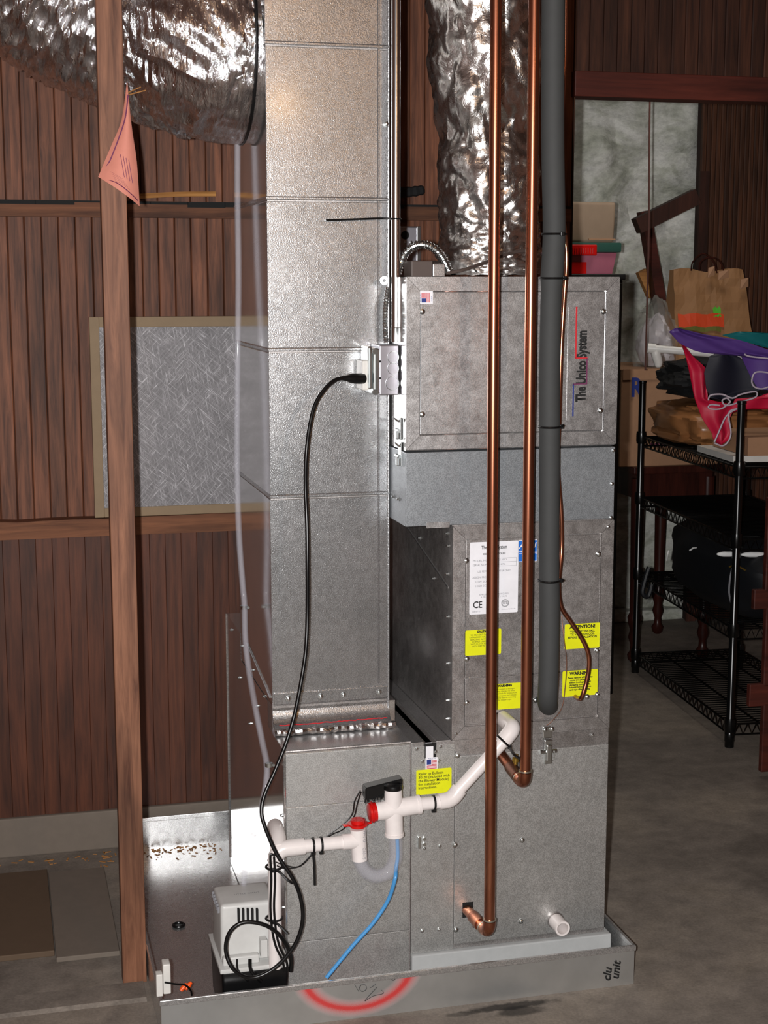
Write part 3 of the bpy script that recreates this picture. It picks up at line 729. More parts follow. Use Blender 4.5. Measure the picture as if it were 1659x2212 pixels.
for i in range(5):
    a, b = zsm[i], zsm[i+1]
    bm = B(); ci = .0
    box(bm, DU0+.0006*(i % 2), DU1-.0005*(i % 2), VD+.0008*(i % 2), DV1, a+(.0035 if i else .0005), b-.0055, .0012)
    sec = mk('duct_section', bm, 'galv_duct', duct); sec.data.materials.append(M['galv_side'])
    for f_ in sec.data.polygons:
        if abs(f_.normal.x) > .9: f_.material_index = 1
    if i: mk('slip_seam', box(B(), DU0-.0018, DU1+.0015, VD-.0035, DV1+.001, a-.0030, a+.0040, .0018), 'galv_duct', duct)
    if i: mk('seam_gap', box(B(), DU0+.002, DU1-.002, VD+.003, DV1-.002, a-.006, a-.002), 'galv_dark', duct)
mk('lock_seam', tube(B(), [(DU1-.022, VD-.0004, .64), (DU1-.022, VD-.0004, CEIL-.01)], .0022, 6), 'galv_duct', duct, smooth=True)
mk('lock_seam', tube(B(), [(DU1-.0015, VD-.0008, .56), (DU1-.0015, VD-.0008, CEIL-.01)], .0028, 8), 'galv_duct', duct, smooth=True)
# boot: flat strip, concave sheet and taped joint
mk('flange_strip', box(B(), DU0+.003, DU1-.004, VD-.004, VD+.01, .608, .634, .0015), 'galv_duct', duct)
for x in (622, 692, 741, 818): screw(duct, (P(x, 1500, VD).x, VD-.004, .621))
bm = B(); n = 14; pts = []
for i in range(n+1):
    a = math.pi/2*i/n; pts.append((0, VD+.002-.03*(1-math.cos(a)), .612-.050*math.sin(a)))
A = [bm.verts.new((DU0, p[1], p[2])) for p in pts]; Bq = [bm.verts.new((DU1, p[1], p[2])) for p in pts]
A2 = [bm.verts.new((DU0, p[1]+.004, p[2]-.002)) for p in pts]; B2 = [bm.verts.new((DU1, p[1]+.004, p[2]-.002)) for p in pts]
for i in range(n):
    bm.faces.new((A[i], Bq[i], Bq[i+1], A[i+1])); bm.faces.new((A2[i], B2[i], B2[i+1], A2[i+1]))
bm.faces.new(A+A2[::-1]); bm.faces.new(Bq+B2[::-1])
mk('boot_sheet', bm, 'galv_duct', duct, smooth=True)
bm = B(); box(bm, DU0, DU1, VD-.0, VD+.06, zr, .612); mk('boot_core', bm, 'galv_dark', duct)
pts = [Vector((DU0-.004+(DU1-DU0+.006)*i/40, VD-.032+random.uniform(-.002, .002), .556+random.uniform(-.0015, .0015))) for i in range(41)]
mk('foil_tape_strip', tube(B(), pts, [.009+random.uniform(-.0008, .0008) for _ in pts], 9, flat=.9), 'foil_tape', duct)
pts = [Vector((DU0+.01+(DU1-DU0-.02)*i/40, VD-.024, .569+random.uniform(-.001, .001))) for i in range(41)]
mk('red_sealant', tube(B(), pts, .0012, 5), 'ink_red', duct)
p = P(834, 268, VD); screw(duct, (p.x, VD-.002, p.z), 'v')
# ================================================================ FLEX DUCTS
cl = [P(x, y, v) for x, y, v in ((572, 100, 3.26), (500, 97, 3.27), (440, 82, 3.30), (380, 64, 3.34), (280, 30, 3.36), (180, -18, 3.37), (80, -85, 3.37), (-20, -170, 3.37), (-120, -290, 3.37))]
cl[0] = Vector((DU0-.002, 3.26, cl[0].z)); cl[1] = Vector((.50, 3.26, cl[0].z)); cl[2].y = 3.262; cl = smoothpts(cl, 60); q0 = cl; cl = [q0[0]]
for q_ in q0:
    while (q_-cl[-1]).length > .0028: cl.append(cl[-1]+(q_-cl[-1]).normalized()*.0028)
nL = len(cl)
def dflex(i, n, a):
    s = i*.0028; c_, s_ = math.cos(a), math.sin(a)
    w1 = noise.noise(Vector((s*20+c_, c_*2.6, s_*2.6))); w2 = 1-abs(noise.noise(Vector((s*55+2*s_, c_*4+5, s_*4))))*2; w3 = noise.noise(Vector((s*120, c_*8, s_*8+2)))
    pleat = math.sin(s*6.283/.017+5*noise.noise(Vector((s*9, c_*2.2, s_*2.2))))*(.5+.5*noise.noise(Vector((s*14+3, c_*3, s_*3))))
    e = min(1, i/20)
    return e*(.012*w1 + .0105*w2 + .0050*w3 + .0022*pleat + .007*noise.noise(Vector((s*4, c_*1.5, s_*1.5+9))))
flex = thing('flexible_duct', cl[0], 'big wrinkled silver flexible duct curving in from upper left to the tall duct', 'flexible duct')
mk('duct_jacket', tube(B(), cl, .198, 150, disp=dflex, caps=False), 'foil_flex', flex, smooth=True)
c0_ = cl[0].copy(); mk('duct_collar', tube(B(), [c0_+Vector((.0, 0, 0)), c0_+Vector((-.028, 0, 0))], [.178, .196], 60), 'galv_side', flex, smooth=True)
bm = tube(B(), [Vector((DU0-.014, 3.26+.202*math.cos(t_/40*2*math.pi), c0_.z+.202*math.sin(t_/40*2*math.pi))) for t_ in range(41)], .0035, 8, flat=1)
mk('clamp_band', bm, 'black_tie', flex, smooth=True)
cr = [P(1045, -160, 3.22), P(1045, 0, 3.22), P(1048, 150, 3.22), P(1052, 300, 3.22), P(1055, 420, 3.22), P(1057, 520, 3.22), P(1058, 575, 3.22), P(1058, 592, 3.22)]
cr = smoothpts(cr, 30); nR = len(cr)
def dfsk(i, n, a):
    s = i*.0042; c_, s_ = math.cos(a), math.sin(a)
    w = abs(noise.noise(Vector((s*8, c_*1.6, s_*1.6))))*.022 + abs(noise.noise(Vector((s*26, c_*4, s_*4+4))))*.008 + noise.noise(Vector((s*60, c_*9, s_*9)))*.003
    sq = -.016*math.exp(-((i-n*.42)/9)**2)
    t_ = i/n; tp = .016*(1-t_) - .004
    fl = .022*max(0, (t_-.965)/.035)
    return w - .004 + sq + tp + fl
fsk = thing('foil_wrapped_duct', P(1058, 592, 3.22), 'crumpled foil wrapped round duct rising from the top cabinet behind the copper pipes', 'flexible duct')
mk('foil_jacket', tube(B(), cr, .106, 120, disp=dfsk, caps=False), 'foil_fsk', fsk, smooth=True)
# loose foil tape flaps where it meets the cabinet
for k, (x, y, du, dz, dv) in enumerate(((985, 588, .06, .03, -.02), (1040, 590, .07, .018, -.05), (1105, 588, .08, .03, -.04), (1150, 585, .04, .04, -.02))):
    p = P(x, y, 3.12); p.z = ztop+.002; bm = B(); rows = []
    for i in range(9):
        row = []
        for j in range(7):
            s_, t_ = i/8, j/6
            q_ = p + Vector(((s_-.5)*du*2, dv*t_+.05*(1-t_), dz*(1-t_)**1.3 + .004*noise.noise(Vector((s_*6+k, t_*6, 3)))+.002)); row.append(bm.verts.new(q_))
        rows.append(row)
    for i in range(8):
        for j in range(6): bm.faces.new((rows[i][j], rows[i+1][j], rows[i+1][j+1], rows[i][j+1]))
    mk('foil_tape_strip', bm, 'foil_tape', fsk, smooth=True)
# ================================================================ COPPER, INSULATED LINE
VC = 2.79
def elbow(a, b, c_, r, n=8, rad=.02):
    a, b, c_ = Vector(a), Vector(b), Vector(c_); d1 = (a-b).normalized()*rad; d2 = (c_-b).normalized()*rad
    return [b+d1+(0*d1)] + [((b+d1)*(1-t)**2 + b*2*t*(1-t) + (b+d2)*t*t) for t in [i/n for i in range(1, n)]] + [b+d2]
def cpipe(x0, x1, yb, hole, name, label):
    pt = P((x0), 0, VC); pb = P(x1, yb, VC); top_ = Vector((pb.x+.000, VC, CEIL)); top_.x = pb.x + (P(x0, 0, VC).x-pb.x)*1.2
    h = Vector(hole)
    t = thing(name, pb, label, 'pipe'); d = (h-pb).normalized()
    mk('pipe_run', tube(B(), [top_, pb+Vector((0, 0, .03))], .0112, 24), 'copper', t, smooth=True)
    mk('elbow_fitting', tube(B(), elbow(pb+Vector((0, 0, .1)), pb, h, .013, rad=.03), .0132, 20), 'copper', t, smooth=True)
    mk('pipe_tail', tube(B(), [pb+d*.028, h], .0112, 20), 'copper', t, smooth=True)
    for q_, dd in ((pb+Vector((0, 0, .031)), Vector((0, 0, .003))), (pb+d*.03, d*.003)):
        mk('solder_ring', tube(B(), [q_, q_+dd], .0138, 20), 'solder', t, smooth=True)
    return t, pb, h, d
h1 = P(1008, 1964, V0); h1.y = V0-.004
t, pb, h, d = cpipe(1070, 1057, 2018, h1, 'copper_pipe', 'left bright copper pipe running down to a low elbow near the pan')
mk('coupling', tube(B(), [h+(pb-h)*.28, h+(pb-h)*.62], .0135, 20), 'copper', t, smooth=True)
p_ = h+(pb-h)*.32; mk('valve_port', lathe(B(), [(.004, 0), (.004, .012), (.006, .013), (.006, .02)], p_, (.1, -.2, -1), 10), 'copper', t, smooth=True)
h2 = P(1079, 1626, V0); h2.y = V0-.004
t, pb, h, d = cpipe(1153, 1134, 1698, h2, 'copper_pipe', 'right copper pipe ending in an elbow with small brass valve')
mk('coupling', tube(B(), [h+(pb-h)*.42, h+(pb-h)*.72], .0135, 20), 'copper_dull', t, smooth=True)
p_ = h+(pb-h)*.50+Vector((.006, 0, .008)); mk('valve_port', lathe(B(), [(.005, 0), (.005, .008), (.0075, .009), (.0075, .016), (.004, .018), (.004, .024)], p_, (.1, 0, 1), 12), 'brass', t, smooth=True)
mk('valve_cap', box(B(), p_.x+.010, p_.x+.018, p_.y-.004, p_.y+.004, p_.z-.014, p_.z+.012, .001), 'black_rub', t)
VI = 2.845
ins = [P(1195, -180, VI), P(1195, 0, VI), P(1194, 300, VI), P(1197, 500, VI), P(1191, 620, VI), P(1187, 800, VI), P(1187, 960, VI), P(1186, 1200, VI), P(1187, 1320, VI), P(1185, 1450, VI), P(1183, 1503, VI+.004), P(1183, 1520, VI+.03), P(1185, 1524, V0)]
it = thing('insulated_pipe', ins[-3], 'thick pipe in black foam insulation right of the copper pipes', 'pipe')
sp = smoothpts(ins, 8)
mk('foam_sleeve', tube(B(), sp, [.0225 if p.z > 1.49 else .0208 for p in sp], 28), 'foam', it, smooth=True)
def tie(x, y, V, r, name='cable_tie', tail=None, label=None, ax=(0, 0, 1), head=(1, 0, 0), group=None):
    c_ = P(x, y, V); ax = Vector(ax).normalized(); e1 = Vector(head).normalized(); e2 = ax.cross(e1)
    bm = B(); n = 24
    ring = [c_+e1*math.cos(2*math.pi*k/n)*(r+.001)+e2*math.sin(2*math.pi*k/n)*(r+.001) for k in range(n+1)]
    tube(bm, ring, .0024, 6)
    hh = c_+e1*(r+.003); box(bm, hh.x-.004, hh.x+.004, hh.y-.004, hh.y+.004, hh.z-.004, hh.z+.004, .001)
    if tail: tube(bm, smoothpts([hh]+[P(*q) for q in tail], 4), .0026, 6)
    return mk(name, bm, 'black_tie', None, label, 'cable tie', group)
tie(1197, 506, VI, .0225, label='black cable tie round the foam insulated pipe above the cabinet top, uppermost of four', head=(.3, -1, 0))
tie(1192, 601, VI, .0222, tail=[(1225, 602, VI-.01)], label='black cable tie round the foam insulated pipe at the cabinet top edge', head=(1, -.2, 0))
tie(1187, 922, VI, .0208, tail=[(1217, 919, VI-.01)], label='black cable tie round the foam insulated pipe at the foot of the top cabinet', head=(1, -.2, 0))
tie(1186, 1254, VI, .0208, tail=[(1218, 1254, VI-.01)], label='black cable tie round the foam insulated pipe at the data label, lowest of four', head=(1, -.2, 0))
VL = 2.85
lq = [(1224, -120), (1222, 0), (1220, 120), (1214, 260), (1213, 360), (1218, 480), (1224, 560), (1219, 640), (1212, 760), (1208, 900), (1205, 1010), (1212, 1110), (1213, 1190), (1207, 1260), (1212, 1310), (1232, 1342), (1256, 1378), (1270, 1410), (1272, 1440), (1266, 1475), (1257, 1505)]
pts = smoothpts([P(x, y, VL + (.03 if y < 1250 else .01)) for x, y in lq] + [P(1251, 1510, VL+.03), P(1243, 1505, V0)], 6)
mk('thin_copper_line', tube(B(), pts, .0046, 12), 'copper', None, 'thin bent copper line running beside the foam pipe and looping to the warning sticker', 'pipe', smooth=True)
pts = smoothpts([P(1213, 1330, 2.9), P(1218, 1380, 2.895), P(1224, 1430, 2.895), P(1220, 1490, 2.895), P(1213, 1530, 2.895), P(1195, 1555, 2.90), P(1180, 1568, 2.905)], 5)
mk('thin_wire', tube(B(), pts, .0009, 5), 'copper_dull', None, 'hair thin wire hanging right of the black foam pipe', 'wire')
# ================================================================ CONDUIT, OUTLET BOX
VE = 3.0
p = P(856, 738, VE); pc = Vector((p.x, VE, p.z))
cx = P(855, 400, VE).x
con = thing('metal_conduit', (cx, VE, p.z), 'straight shiny steel conduit tube running up along the right edge of the tall duct', 'conduit')
mk('tube_run', tube(B(), [(cx, VE, p.z+.005), (cx, VE, CEIL)], .0092, 20), 'conduit', con, smooth=True)
mk('conduit_connector', lathe(B(), [(.0105, 0), (.0105, .028), (.0098, .03)], (cx, VE, p.z+.0), (0, 0, 1), 20), 'zinc', con, smooth=True)
q = pxbox(820, 746, 872, 853, VE-.026); q = (q[0], min(q[1], .7935), q[2], q[3])
ob = thing('outlet_box', ((q[0]+q[1])/2, VE, q[2]), 'square steel electrical box with knockouts fixed beside the tall duct', 'electrical box')
mk('box_body', box(B(), q[0], q[1], VE-.026, VD-.005, q[2], q[3], .002), 'boxmetal', ob)
for y, r in ((772, .0125), (796, .0125), (828, .0145)):
    c_ = P(849 if r < .014 else 847.5, y, VE-.026); bm = ring_tube(B(), c_+Vector((0, .001, 0)), c_+Vector((0, -.0009, 0)), r, r-.0013, 26); mk('knockout_ring', bm, 'zinc', ob, smooth=True)
    mk('knockout_disc', lathe(B(), [(r-.0016, 0), (r-.0016, .0005)], c_+Vector((0, 0, 0)), (0, -1, 0), 24), 'boxmetal', ob)
for y in (781, 817):
    c_ = P(821, y, VE-.026); mk('screw_hole', lathe(B(), [(.0024, 0), (.0024, .0004)], c_, (0, -1, 0), 12), 'hole', ob)
qa = pxbox(806, 752, 819, 852, VE-.026)
mk('cover_plate', box(B(), qa[0], qa[1]+.001, VE-.028, VD-.004, qa[2], qa[3], .004), 'zinc', ob)
qb = pxbox(784, 748, 806, 846, VE-.02)
mk('cover_lid', box(B(), P(790, 748, VE).x, qa[0], VE-.020, VD-.006, qb[2]+.004, qb[3], .004), 'zinc', ob)
mk('receptacle_face', box(B(), qb[0]+.0, P(790, 748, VE).x+.004, VE-.014, VD-.010, qb[2]+.002, P(790, 778, VE).z, .003), 'white_plastic', ob)
for y in (758, 845): mk('screw', lathe(B(), [(.006, 0), (.005, .004)], (qa[0]+.002, VE-.03, P(800, y, VE).z), (0, -1, 0), 10), 'zinc', ob, smooth=True)
# BX cable behind the conduit and bracket ear
mk('cable_bracket', ring_tube(B(), P(830, 606, 3.01), P(830, 606, 3.02), .0085, .004, 12), 'zinc', None, 'small bright ring clamp above the armoured cable at the duct edge', 'clamp')
def armoured(pts, r, name, label):
    q0 = smoothpts(pts, 40); sp = [q0[0]]
    for q_ in q0:
        while (q_-sp[-1]).length > .0011: sp.append(sp[-1]+(q_-sp[-1]).normalized()*.0011)
    rr = [r*(1+.14*math.sin(i*1.1/6.2*6.283)) for i in range(len(sp))]
    return mk(name, tube(B(), sp, rr, 14), 'zinc', None, label, 'cable', smooth=False)
armoured([P(838, 622, 3.03), P(833, 655, 3.02), P(831, 690, 3.02), P(832, 722, 3.02), P(834, 740, 3.02)], .0052, 'armoured_cable', 'short armoured flexible cable going down into the outlet box')
armoured([P(858, 590, 3.06), P(866, 566, 3.05), P(882, 540, 3.04), P(908, 528, 3.03), P(935, 535, 3.02), P(955, 556, 3.02), P(966, 578, 3.02), P(972, 590, 3.02)], .0085, 'armoured_cable', 'arched armoured flexible cable on top of the top cabinet')
q = pxbox(886, 563, 960, 591, 3.0)
t = thing('transformer', ((q[0]+q[1])/2, 3.02, ztop), 'small grey brown transformer box lying on top of the top cabinet', 'transformer')
mk('transformer_case', box(B(), q[0], P(932, 570, 3.0).x, 2.99, 3.05, ztop, q[3], .002), 'dark_metal', t)
mk('terminal_block', box(B(), P(933, 570, 3.0).x, q[1], 2.993, 3.045, ztop, q[3]-.006, .002), 'galv_dark', t)
pts = smoothpts([P(965, 590, 3.0), P(1005, 582, 2.99), P(1060, 562, 3.03), P(1110, 545, 3.06), P(1160, 540, 3.08)], 6)
for p_ in pts: p_.z = max(p_.z, ztop+.006)
mk('brown_cable', tube(B(), pts, .0035, 8), 'dark_metal', None, 'dark cable on the cabinet top in front of the foil wrapped duct', 'cable', smooth=True)
# wall mounted switch box
q = pxbox(858, 489, 905, 600, VW-.03)
sb = thing('switch_box', ((q[0]+q[1])/2, VW, q[2]), 'grey metal switch box with round dark hole on the plank wall behind the conduit', 'electrical box')
mk('box_body', box(B(), q[0]-.02, q[1], VW-.05, VW+.002, q[2], q[3], .004), 'boxmetal', sb)
c_ = P(875, 508, VW-.05); mk('round_hole', lathe(B(), [(.011, 0), (.011, .0006)], c_, (0, -1, 0), 20), 'hole', sb)
mk('raised_edge', box(B(), q[1]-.012, q[1]-.002, VW-.054, VW-.05, q[2], q[3], .001), 'zinc', sb)
for x in (876, 888): screw(sb, P(x, 523, VW-.05), 'v', .004)
# brush behind conduit on girt
mk('dark_rag', tube(B(), smoothpts([P(862, 416, 3.86), P(890, 414, 3.86), P(915, 410, 3.86)], 4), [.012, .014, .013, .014, .012, .014, .012, .013, .010], 8), 'black_cloth', None, 'dark brush head lying on the upper wall rail right of the duct', 'brush')
# long tie on conduit
c_ = P(855, 473, VE); bm = tube(B(), [c_+Vector((math.cos(k/10*math.pi)*.0105, -math.sin(k/10*math.pi)*.0105, 0)) for k in range(21)], .0018, 6)
tube(bm, smoothpts([c_+Vector((-.01, -.002, 0)), P(820, 472, VD-.01), P(760, 474, VD-.012), P(704, 476, VD-.008)], 4), .0024, 6)
mk('cable_tie', bm, 'black_tie', None, 'black cable tie round the steel conduit with long tail across the duct', 'cable tie')
# ================================================================ WHITE DRAIN PIPING
VP = 2.848; R_ = .0134
def PP(x, y, V=VP): return P(x, y, V)
dr = thing('drain_piping', PP(850, 1745), 'white plastic drain piping with red caps crossing in front of the lower cabinets', 'pipe')
a = PP(1098, 1553, 2.90); e = PP(1104, 1568, 2.868); f_ = PP(981, 1718); g_ = PP(950, 1731); cr0 = PP(850, 1745)
sa = Vector((e.x, V0-.001, e.z+.0)); 
mk('stub_fitting', tube(B(), [sa, Vector((e.x, 2.862, e.z))], .0165, 22), 'pvc', dr, smooth=True)
d = (f_-e).normalized()
ee = Vector((e.x, 2.85, e.z)); e = ee
mk('elbow_fitting', tube(B(), elbow(sa, ee, f_, .017, rad=.018)+[ee+d*.040], .0168, 22), 'pvc', dr, smooth=True)
mk('pipe_run', tube(B(), [ee+d*.035, f_-d*.01], R_, 22), 'pvc', dr, smooth=True)
mk('elbow_fitting', tube(B(), [f_-d*.018]+elbow(f_-d, PP(975, 1727), PP(900, 1742), .017, rad=.012)+[PP(948, 1732)], .0168, 22), 'pvc', dr, smooth=True)
mk('pipe_run', tube(B(), [PP(952, 1732), PP(902, 1738)], R_, 22), 'pvc', dr, smooth=True)
# cross
bm = B(); tube(bm, [PP(905, 1738), PP(806, 1754)], .0190, 24); tube(bm, [PP(849, 1702), PP(852, 1802)], .0185, 24)
mk('cross_fitting', bm, 'pvc', dr, smooth=True)
bm = B(); tube(bm, [PP(907, 1737.5), PP(901, 1738.5)], .0205, 24); tube(bm, [PP(852, 1805), PP(852, 1799)], .0200, 24); mk('fitting_lip', bm, 'pvc', dr, smooth=True)
def cap(c, ax, name='red_cap'):
    bm = B(); lathe(bm, [(.0195, 0), (.0195, .006), (.022, .007), (.022, .009), (.0195, .010), (.0195, .014), (.015, .016)], c, ax, 22)
    return bm
a1 = (PP(806, 1754)-PP(850, 1747)).normalized()
bm = cap(PP(812, 1753), a1); mk('red_cap', bm, 'red_cap', dr, smooth=True)
bm = B(); c_ = PP(773, 1786); lathe(bm, [(.0155, 0), (.0155, .004), (.021, .005), (.021, .008), (.0145, .009), (.0145, .016), (.011, .0165), (.011, .010)], c_, (0, 0, 1), 22)
box(bm, c_.x-.031, c_.x-.012, VP-.006, VP+.006, c_.z+.0045, c_.z+.0075, .001); box(bm, c_.x+.012, c_.x+.028, VP-.004, VP+.004, c_.z+.0045, c_.z+.0075, .001)
mk('red_cap', bm, 'red_cap', dr, smooth=True)
mk('cap_tether', tube(B(), smoothpts([c_+Vector((.026, 0, .006)), c_+Vector((.032, -.004, .014)), PP(808, 1768)], 5), .0022, 6), 'red_cap', dr, smooth=True)
# tee on the left
bm = B(); tube(bm, [PP(773, 1790), PP(777, 1857)], .0158, 22); tube(bm, [PP(775, 1816), PP(739, 1819)], .0158, 22)
mk('tee_fitting', bm, 'pvc', dr, smooth=True)
text(dr, 'printed_mark', 'D 2466', .008, (PP(786, 1812).x, VP-.0165, PP(786, 1812).z), 'ink_gray', rot=90)
text(dr, 'printed_mark', 'S MVD', .009, (PP(786, 1850).x, VP-.0165, PP(786, 1850).z), 'ink_gray', rot=90)
mk('pipe_run', tube(B(), [PP(742, 1819), PP(640, 1830)], R_, 22), 'pvc', dr, smooth=True)
mk('elbow_fitting', tube(B(), [PP(657, 1828)]+elbow(PP(700, 1826), PP(598, 1834), PP(592, 1900), .017, rad=.022)+[PP(593, 1851)], .0168, 22), 'pvc', dr, smooth=True)
mk('elbow_fitting', tube(B(), [PP(600, 1834), PP(601, 1812, 2.87), PP(597, 1796, 2.90), PP(594, 1785, 2.94)], .0165, 20), 'pvc', dr, smooth=True)
mk('down_pipe', tube(B(), [PP(593, 1845), Vector((PP(593, 1845).x-.001, VP, .118))], R_, 22), 'pvc', dr, smooth=True)
# clear U trap
tr = smoothpts([PP(853, 1798), PP(855, 1830), PP(853, 1858), PP(838, 1884), PP(812, 1892), PP(790, 1882), PP(779, 1864), PP(777, 1850)], 7)
mk('clear_trap', htube(B(), tr, .0152, .0125, 22), 'clear', dr, smooth=True)
# float switch on the cross
fs = thing('float_switch', PP(850, 1700), 'black float switch with fuzzy foam block on top of the white cross fitting', 'switch')
t0 = PP(849, 1704)
mk('switch_cap', lathe(B(), [(.0195, 0), (.0200, .004), (.019, .009), (.013, .013)], t0, (0, 0, 1), 24), 'black_rub', fs, smooth=True)
a, b = PP(862, 1684, 2.86), PP(786, 1706, 2.86); dd = (b-a).normalized()
bm = B(); ext(bm, [a+Vector((.004, -.014, .006)), b+Vector((0, -.014, .008)), b+Vector((.0, -.014, -.018)), a+Vector((.004, -.014, -.012))], (0, .03, 0)); bmesh.ops.bevel(bm, geom=bm.edges[:], offset=.002, segments=2, affect='EDGES')
mk('switch_body', bm, 'black_rub', fs)
bm = B(); random.seed(3)
for k in range(260):
    t_ = random.random(); c_ = a.lerp(b, .25+.7*t_)+Vector((0, random.uniform(-.013, .013), -.016-.006*random.random()))
    e_ = c_+Vector((random.uniform(-.005, .005), random.uniform(-.004, .004), -.012*random.random()))
    tube(bm, [c_+Vector((0, 0, .008)), e_], [.001, .0004], 3)
mk('foam_fuzz', bm, 'black_fuzz', fs, kind='stuff')
for k, q_ in enumerate((((778, 1708), (766, 1730), (760, 1760), (735, 1785), (705, 1808), (660, 1860), (640, 1873), (612, 1868), (596, 1862)), ((780, 1710), (772, 1735), (764, 1765), (740, 1792), (712, 1806), (675, 1845), (650, 1870), (618, 1876), (598, 1870)))):
    pts = smoothpts([P(x, y, 2.875 if i < 7 else 2.83) for i, (x, y) in enumerate(q_)], 5)
    mk('lead_wire', tube(B(), pts, .0013, 6), 'black_rub', fs, smooth=True)
def drain_tie(x, y, ax, r, label, tail=None, head=(0, 0, -1), V=VP): return tie(x, y, V, r, label=label, ax=ax, head=head, tail=tail)
hx = (PP(742, 1819)-PP(640, 1830)).normalized()
drain_tie(676, 1826, hx, R_, 'black cable tie round the left horizontal drain pipe with long tail hanging down', tail=[(679, 1870, VP), (680, 1912, VP)])
drain_tie(694, 1824, hx, R_, 'short black cable tie on the left drain pipe, nearest the tee')
hx = (PP(952, 1732)-PP(902, 1738)).normalized()
drain_tie(937, 1734, hx, R_, 'black cable tie on the short drain pipe below the yellow bulletin sticker')
tie(1086, 1600, 2.84, .015, label='black cable tie strung from the slanted drain pipe to the right copper pipe', ax=(.7, 0, .7), head=(.7, -.3, -.7), tail=[(1110, 1630, 2.80), (1128, 1642, 2.79)])
tie(592, 1872, VP, R_+.002, label='black cable tie round the white down pipe above the pump, uppermost', head=(-.2, -1, 0), tail=[(604, 1884, 2.82), (620, 1900, 2.81), (632, 1908, 2.81)])
tie(592, 1983, VP, R_+.002, label='black cable tie round the white down pipe at the pump vents', head=(-.2, -1, 0), tail=[(604, 2000, 2.82), (622, 2018, 2.81)])
# thin blue hose
pts = smoothpts([P(858, 1812, VP-.003), P(859, 1850, VP), P(855, 1878, VP-.005), P(853, 1900, VP-.018), P(838, 1945, 2.845), P(805, 1995, 2.845), P(760, 2045, 2.845), P(705, 2112, 2.842)], 7)
mk('blue_tube', tube(B(), pts, .0042, 10), 'blue_hose', None, 'thin blue tube hanging from the clear trap into the pan', 'tube', smooth=True)
# ================================================================ CLEAR TUBE LEFT OF THE DUCT
pts = [(513, 296, 3.30), (513, 420, 3.30), (515, 600, 3.29), (513, 800, 3.28), (512, 1000, 3.28), (516, 1150, 3.27), (524, 1260, 3.26), (528, 1305, 3.25), (530, 1380, 3.22), (538, 1450, 3.18), (552, 1530, 3.10), (566, 1600, 3.05), (576, 1650, 3.0), (575, 1690, 2.98), (566, 1740, 2.97), (552, 1790, 2.97), (538, 1835, 2.97), (529, 1875, 2.97), (526, 1922, 2.975)]
pts = smoothpts([P(x, y, v) for x, y, v in pts], 6)
mk('clear_hose', htube(B(), pts, .0072, .0052, 16), 'clear', None, 'clear vinyl hose hanging down beside the tall duct to the pump', 'hose', smooth=True)
for x, y, v, l in ((524, 1312, 3.25, 'small clamp holding the clear hose halfway down the tall duct'), (578, 1652, 2.99, 'small clamp on the clear hose at the return box corner')):
    c_ = P(x+3, y, v); bm = ring_tube(B(), c_-Vector((0, 0, .004)), c_+Vector((0, 0, .004)), .0085, .0072, 14); tube(bm, [c_+Vector((.009, -.006, 0)), c_+Vector((.009, .006, 0))], .003, 8)
    mk('hose_clamp', bm, 'zinc', None, l, 'clamp', smooth=True)
# ================================================================ CORD
VK = 2.80
ck = [(742, 816, 2.97), (722, 822, 2.96), (700, 842, 2.95), (680, 875, 2.94), (668, 925, 2.93), (661, 990, 2.92), (660, 1060, 2.92), (663, 1130, 2.91), (664, 1220, 2.90), (664, 1320, 2.90), (661, 1400, 2.89), (651, 1470, 2.88), (636, 1545, 2.87), (618, 1605, 2.86), (594, 1665, 2.85), (571, 1718, 2.84), (565, 1755, 2.83), (574, 1790, 2.82), (598, 1845, 2.81), (630, 1893, 2.80), (648, 1935, 2.80), (654, 1985, 2.80), (640, 2035, 2.80), (606, 2080, 2.80), (570, 2105, 2.80), (535, 2112, 2.80), (503, 2092, 2.80), (488, 2055, 2.81), (494, 2018, 2.81), (516, 1996, 2.81), (545, 1992, 2.81), (582, 2003, 2.81), (612, 2030, 2.82), (628, 2065, 2.83), (628, 2098, 2.84)]
PIXOFF = 0
cord = thing('power_cord', P(742, 816, 2.97), 'black power cord drooping from the outlet box and looping over the pump', 'cord')
pts = smoothpts([P(*q_) for q_ in ck], 6); pts[-1].z = max(.012, pts[-1].z)
for p_ in pts: p_.z = max(p_.z, .012)
mk('cord_run', tube(B(), pts, .0041, 12), 'black_rub', cord, smooth=True)
bm = B(); a, b = P(738, 817, 2.97), P(784, 818, 2.99)
tube(bm, [a, a.lerp(b, .25), a.lerp(b, .45), a.lerp(b, .8), b], [.0055, .008, .0125, .0135, .0135], 12, flat=.8); mk('cord_plug', bm, 'black_rub', cord, smooth=True)
# pump leads strapped to the down pipe
for k, off in enumerate((-4, 4)):
    q_ = [(588+off, 1850), (590+off, 1900), (588+off, 1960), (592+off, 2010), (600+off, 2045), (614+off, 2075), (618+off, 2098)]
    if k == 0: q_ = [(600, 1848), (590, 1846)]+q_
    pts = smoothpts([P(x, y, 2.828) for x, y in q_], 6)
    mk('pump_lead', tube(B(), pts, .0024, 8), 'black_rub', None, 'left dark lead strapped along the white down pipe' if k == 0 else 'right dark lead strapped along the white down pipe', 'cable', smooth=True)
# ================================================================ CONDENSATE PUMP
pump = thing('condensate_pump', P(545, 2120, 2.85), 'white and black condensate pump standing in the pan under the white down pipe', 'pump')
pu = P(480, 2100, 2.845).x; pv = 2.850; pr_ = P(625, 2095, 2.845).x; zt0 = P(550, 2092, 2.845).z; zt1 = P(550, 2050, 2.86).z
